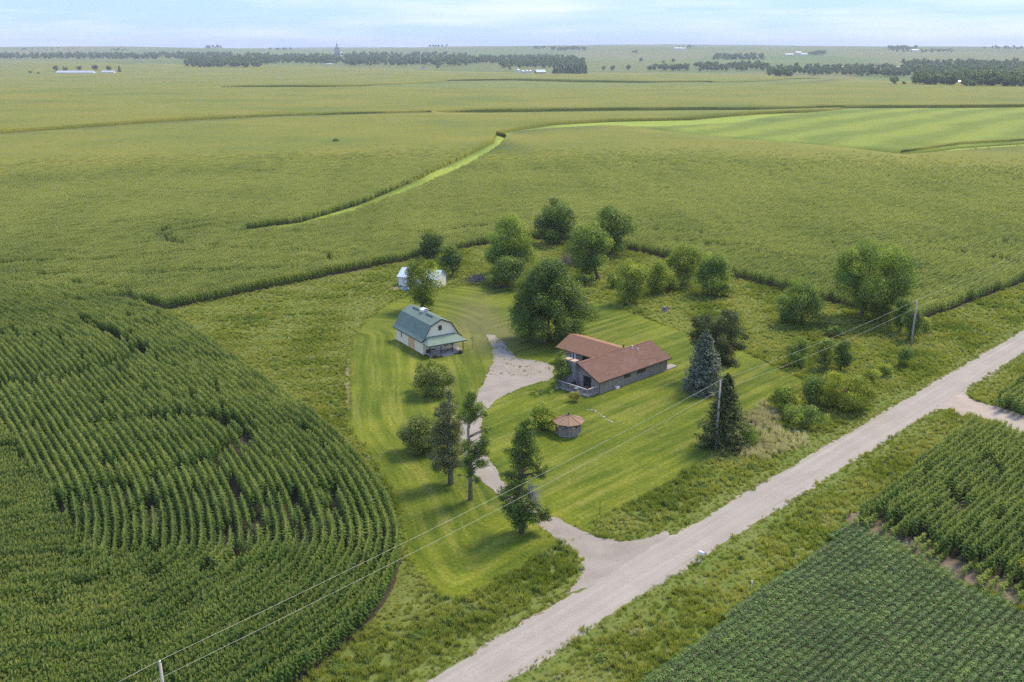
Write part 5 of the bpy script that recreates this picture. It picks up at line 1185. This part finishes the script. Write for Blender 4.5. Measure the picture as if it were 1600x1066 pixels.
def wood(name, bands, label, seed):
    rs = np.random.RandomState(seed); P, S = [], []
    for (u0, u1, va, vb, n, h) in bands:
        for i in range(int(n*1.5)):
            uu_ = rs.uniform(u0, u1); p = GT(uu_, va + (vb - va)*rs.rand())
            if math.sin(uu_*.21 + va) + math.sin(uu_*.077 + 2) + rs.normal(0, .8) < -2.4: continue
            P.append(p); S.append(1.12*h*rs.uniform(.6, 1.4))
    n = len(P); gn_scatter(name, P, np.c_[np.zeros((n, 2)), rs.uniform(0, 6.28, n)], S, rs.randint(0, 5, n), rs.rand(n), FARC, label, 'woodland')
wood('woodland', [(0,130,93,86,120,14),(120,300,94,86,170,14),(300,420,101,87,170,15),(288,408,107,98,130,14),(400,560,101,88,210,14),(540,730,104,86,300,15),(720,905,101,90,230,14),(780,912,108,99,110,14)], 'dark river woodland stretching across the left horizon below the hills', 3)
wood('woodland', [(1015,1075,112,108,26,13),(1085,1200,112,104,80,13),(1200,1240,122,112,40,13),(1230,1335,119,108,90,13),(1335,1420,121,108,80,13),(1410,1600,118,101,220,15),(1430,1490,136,124,60,15),(1505,1605,138,122,90,16),(1440,1610,128,112,110,15)], 'dark tree belt crossing the right side below the far hills', 4)
wood('hilltop_groves', [(835,860,78,75,10,12),(862,915,80,76,40,14),(1115,1195,95,88,70,13),(1265,1290,87,84,22,13),(1388,1432,79.5,75.5,40,15),(1400,1490,83,79,30,10),(170,200,82,78,10,12),(320,350,77,74,16,16),(420,455,79,76,16,12),(660,700,75,73,12,14),(985,1000,85,82,5,12),(1060,1100,77,74,8,12),(1520,1600,78,75,14,12),(30,120,80,76,18,10)], 'scattered far groves on the hazy hills along the horizon', 5)
def lone(u, v, h, k, label):
    h = h*1.45 if v < 200 else h
    e = empty('distant_tree', GT(u, v), u*.1); e.scale = (h*(1.7 if k >= 5 else 1.15),)*2 + (h,); tag(e, label, 'tree', 'lone trees in the distance')
    link(bpy.data.objects.new('crown', FTM[k]), e); link(bpy.data.objects.new('trunk', FTT[k]), e)
for a in [(88,113,12,0,'low leftmost tree of the distant farmstead with long white sheds'), (103,113,10,1,'second tree from left at the distant white sheds farmstead'), (124,111.5,11,2,'narrow tree between the long white sheds farmstead ends'),
          (149,112.5,13,3,'largest tree behind the long white sheds at left'), (171,112,11,4,'tree right of the largest one at the long white sheds'), (187,114,11,5,'upright tree at the right end of the long white sheds'), (48,116,6,1,'low bushy tree far left of the white sheds'), (60,117,5,2,'small bush beside the low bushy tree far left'),
          (684,108.5,11,0,'round tree beside the small distant white house'), (695,97,9,1,'lone tree in front of the dark woods near the distant house'), (797,110,6,2,'small tree just left of the distant grain bins'),
          (1001,98,12,0,'lone rounded tree on the far hillside right of centre'), (1052,99,12,3,'larger lone tree on the far right hillside pasture'), (1037,100,8,1,'small tree left of the larger lone hillside tree'), (943,110.5,10,2,'first tree right of the dark evergreen windbreak'), (957,111,11,4,'second tree right of the dark evergreen windbreak'),
          (982,111,12,0,'wide tree midway along the valley hedgerow'), (1013,110,8,1,'smallest tree in the valley hedgerow'), (1396,134,11,1,'leaning dark tree alone in the field at right'), (1412,134.5,6,2,'round small bush beside the leaning field tree'), (525,228,4.2,1,'single dark bush standing alone in the corn at left')]: lone(*a)
rs = np.random.RandomState(6)
ORD = ['first', 'second', 'third', 'fourth', 'fifth', 'sixth', 'seventh', 'eighth', 'ninth', 'tenth', 'eleventh', 'last']
for i, u in enumerate(np.linspace(866, 915, 12)):
    lone(float(u), 116.5 + rs.uniform(-.6, .8), rs.uniform(13, 16), 5 + i % 2, '%s dark evergreen from the red barn in the distant windbreak' % ORD[i])
def f_barn(name, label, u, v, L, W, h, hr, rz, mw, mr, cat='barn', win=3):
    e = empty(name, GT(u, v), rz); tag(e, label, cat)
    MB().box(-L/2, L/2, -W/2, W/2, -.5, h).build('wall', mw, e)
    for x in (-L/2 - .003, L/2 - .1): MB().prism([(x, -W/2, h), (x, W/2, h), (x, 0, hr - .05)], (.103, 0, 0)).build('gable', mw, e)
    for sg in (-1, 1): MB().slab([(-L/2 - .4, sg*(W/2 + .4), h - .1), (L/2 + .4, sg*(W/2 + .4), h - .1), (L/2 + .4, 0, hr), (-L/2 - .4, 0, hr)], .15).build('roof', mr, e)
    for i in range(win):
        x = -L/2 + L*(i + .5)/win; MB().box(x - .6, x + .6, -W/2 - .05, -W/2 - .004, h*.35, h*.75).build('window', M_GLASS, e)
    return e
f_barn('livestock_shed', 'long low white livestock shed left part of the distant farmstead', 119, 116.4, 84, 16, 4.2, 8.0, R(-3), M_WHITE, M_GREYM, 'shed', 9)
f_barn('livestock_shed', 'shorter white livestock shed right end of the distant farmstead', 170, 115.6, 28, 14, 4.0, 7.2, R(-3), M_WHITE, M_GREYM, 'shed', 4)
f_barn('machine_shed', 'red sided barn with pale metal roof beside distant grain bins', 844, 116.6, 22, 17, 5.5, 10.5, R(14), M_REDB, M_BLUEM, 'barn', 2)
bins = [(809,116.0,5.2,9.5,'leftmost large silver grain bin near the red barn'), (816.5,116.8,4.4,7.8,'second silver grain bin, set forward near the red barn'), (822.5,116.2,4.0,7.6,'third silver grain bin from the left near the red barn'), (828,116.5,4.2,8.0,'rightmost silver grain bin next to the red barn')]
for u, v, r_, h_, lb in bins:
    e = empty('grain_bin', GT(u, v), 0); tag(e, lb, 'grain bin', 'grain bins of the distant farm'); 
    pr_ = []
    for i in range(9): pr_ += [(r_, -.3 + (h_ + .3)*i/9), (r_ + .05, -.3 + (h_ + .3)*(i + .5)/9)]
    MB().lathe(pr_ + [(r_, h_)], 22).build('shell', M_GREYM, e); MB().lathe([(r_ + .15, h_ - .05), (.5, h_ + r_*.55), (.5, h_ + r_*.55 + .4), (0, h_ + r_*.55 + .45)], 22).build('cone_roof', M_GREYM, e); MB().box(-.5, .5, -r_ - .12, -r_ + .1, .3, 2.2).build('door', M_CHAR, e)
f_barn('farmhouse', 'small white distant house left of the round tree', 662, 108.6, 11, 8, 4.5, 7.5, R(20), M_WHITE, M_SHING, 'house', 3)
f_barn('farmhouse', 'white outbuilding in front of the woods at far left', 103, 91.5, 22, 12, 5, 8, R(10), M_WHITE, M_GREYM, 'building', 3)
f_barn('farmhouse', 'small pale house by the woods left of the front clump', 221, 93.5, 16, 10, 5, 8, R(-10), M_WHITE, M_SHING, 'house', 3)
f_barn('farmhouse', 'white building low before the woods under the grain elevator', 515, 101.5, 16, 8, 3, 5, R(5), M_WHITE, M_GREYM, 'building', 3)
f_barn('farmhouse', 'white building low before the woods right of the elevator', 558, 102, 12, 8, 4, 6, R(-8), M_WHITE, M_GREYM, 'building', 2)
f_barn('farm_shed', 'long white shed on the far hill, left of three', 1233, 87, 34, 14, 5, 8, R(4), M_WHITE, M_WHITE, 'shed', 4)
f_barn('farm_shed', 'tallest white building on the far hill, middle of three', 1247, 85.5, 22, 16, 8, 13, R(-6), M_WHITE, M_WHITE, 'shed', 3)
f_barn('farm_shed', 'white shed on the far hill, right of three', 1256, 86.6, 26, 14, 5, 8, R(3), M_WHITE, M_WHITE, 'shed', 3)
f_barn('farm_shed', 'pale building by the horizon grove at right', 1429, 80.5, 34, 18, 6, 10, R(3), M_WHITE, M_WHITE, 'shed', 3)
f_barn('farm_shed', 'white building glimpsed between the right hand woods', 1501, 131, 9, 6, 3, 5, R(0), M_WHITE, M_GREYM, 'shed', 2)
f_barn('farm_shed', 'pale building on the horizon right of centre', 1062, 77.5, 60, 20, 6, 10, R(0), M_WHITE, M_WHITE, 'shed', 4)
# pale stubble field on the right
sp0 = [(1282,105.8),(1330,103.2),(1412,104.2),(1410,107.2),(1340,106.6)]
pg = polyT(sp0, .4); mbp = MB(); c_ = pg.mean(0); pgr = resample(pg, 40, True)
mbp.add([(p[0], p[1], float(terr(*p)) + .8) for p in pgr] + [(c_[0], c_[1], float(terr(*c_)) + .8)], [(i, (i+1) % len(pgr), len(pgr)) for i in range(len(pgr))])
mbp.build('stubble_field', m_paint('pale_stubble', (.62, .52, .38), .95, .1, .02), kind='structure')
# grain elevator and water tower of the far town
p_ = GT(527, 88); sc_ = fwd(*p_)/F; e = empty('grain_elevator', p_, R(8)); tag(e, 'tall concrete grain elevator rising above the woods on the horizon', 'grain elevator')
M_CONC = m_paint('elevator_concrete', (.40, .35, .33), .9, .1, .1)
hh = 20*sc_; r_ = 1.7*sc_
for i, x in enumerate((-2.3, -.7, .9, 2.5)): MB().lathe([(r_*.62, -1), (r_*.62, hh*.62), (0, hh*.62)], 18, (x*r_*.75, 0)).build('silo', M_CONC, e)
MB().box(-r_*.55, r_*.55, -r_*.7, r_*.7, -1, hh*.92).build('headhouse', M_CONC, e); MB().box(-r_*.2, r_*.2, -r_*.2, r_*.2, hh*.92, hh*1.12).build('leg_tower', M_GREYM, e)
MB().box(-r_*1.9, r_*2.0, -r_*.3, r_*.3, hh*.62, hh*.7).build('gallery', M_GREYM, e)
MB().lathe([(r_*1.1, -1), (r_*1.1, hh*.25), (0, hh*.36)], 18, (r_*3.6, 0)).build('steel_bin', M_WHITE, e); MB().lathe([(r_*1.1, -1), (r_*1.1, hh*.22), (0, hh*.33)], 18, (-r_*3.3, 0)).build('steel_bin', M_WHITE, e)
p_ = GT(413.5, 88); sc_ = fwd(*p_)/F; e = empty('water_tower', p_, 0); tag(e, 'pale water tower showing above the woods at left', 'water tower'); hh = 13*sc_; r_ = 2.0*sc_
MB().tube([(0, 0, -1), (0, 0, hh*.75)], r_*.22, 10).build('column', M_WHITE, e)
for a in np.linspace(0, 2*math.pi, 6, endpoint=False): MB().tube([(r_*1.0*math.cos(a), r_*1.0*math.sin(a), -1), (r_*.8*math.cos(a), r_*.8*math.sin(a), hh*.72)], r_*.07, 5).build('leg', M_WHITE, e)
MB().lathe([(0, hh*.68), (r_*.7, hh*.72), (r_, hh*.82), (r_, hh*.9), (r_*.6, hh*1.0), (0, hh*1.03)], 18).build('tank', M_WHITE, e, True)

# ------------------------------------------------------------------ haze: still summer air
hz = MB().box(-13500, 13500, -13500, 13500, -30, 135).build('haze', None or M_WHITE); hz.data.materials.clear()
m, n, l, out = mat_new('haze_air'); pv = n.new('ShaderNodeVolumePrincipled'); pv.inputs['Color'].default_value = (.83, .90, 1.0, 1); pv.inputs['Density'].default_value = HAZE
pv.inputs['Anisotropy'].default_value = 0.0; l.new(pv.outputs[0], out.inputs['Volume'])
try: m.cycles.homogeneous_volume = True
except Exception: pass
hz.data.materials.append(m); tag(hz, 'pale summer haze thinning the far fields', 'haze', kind='stuff')
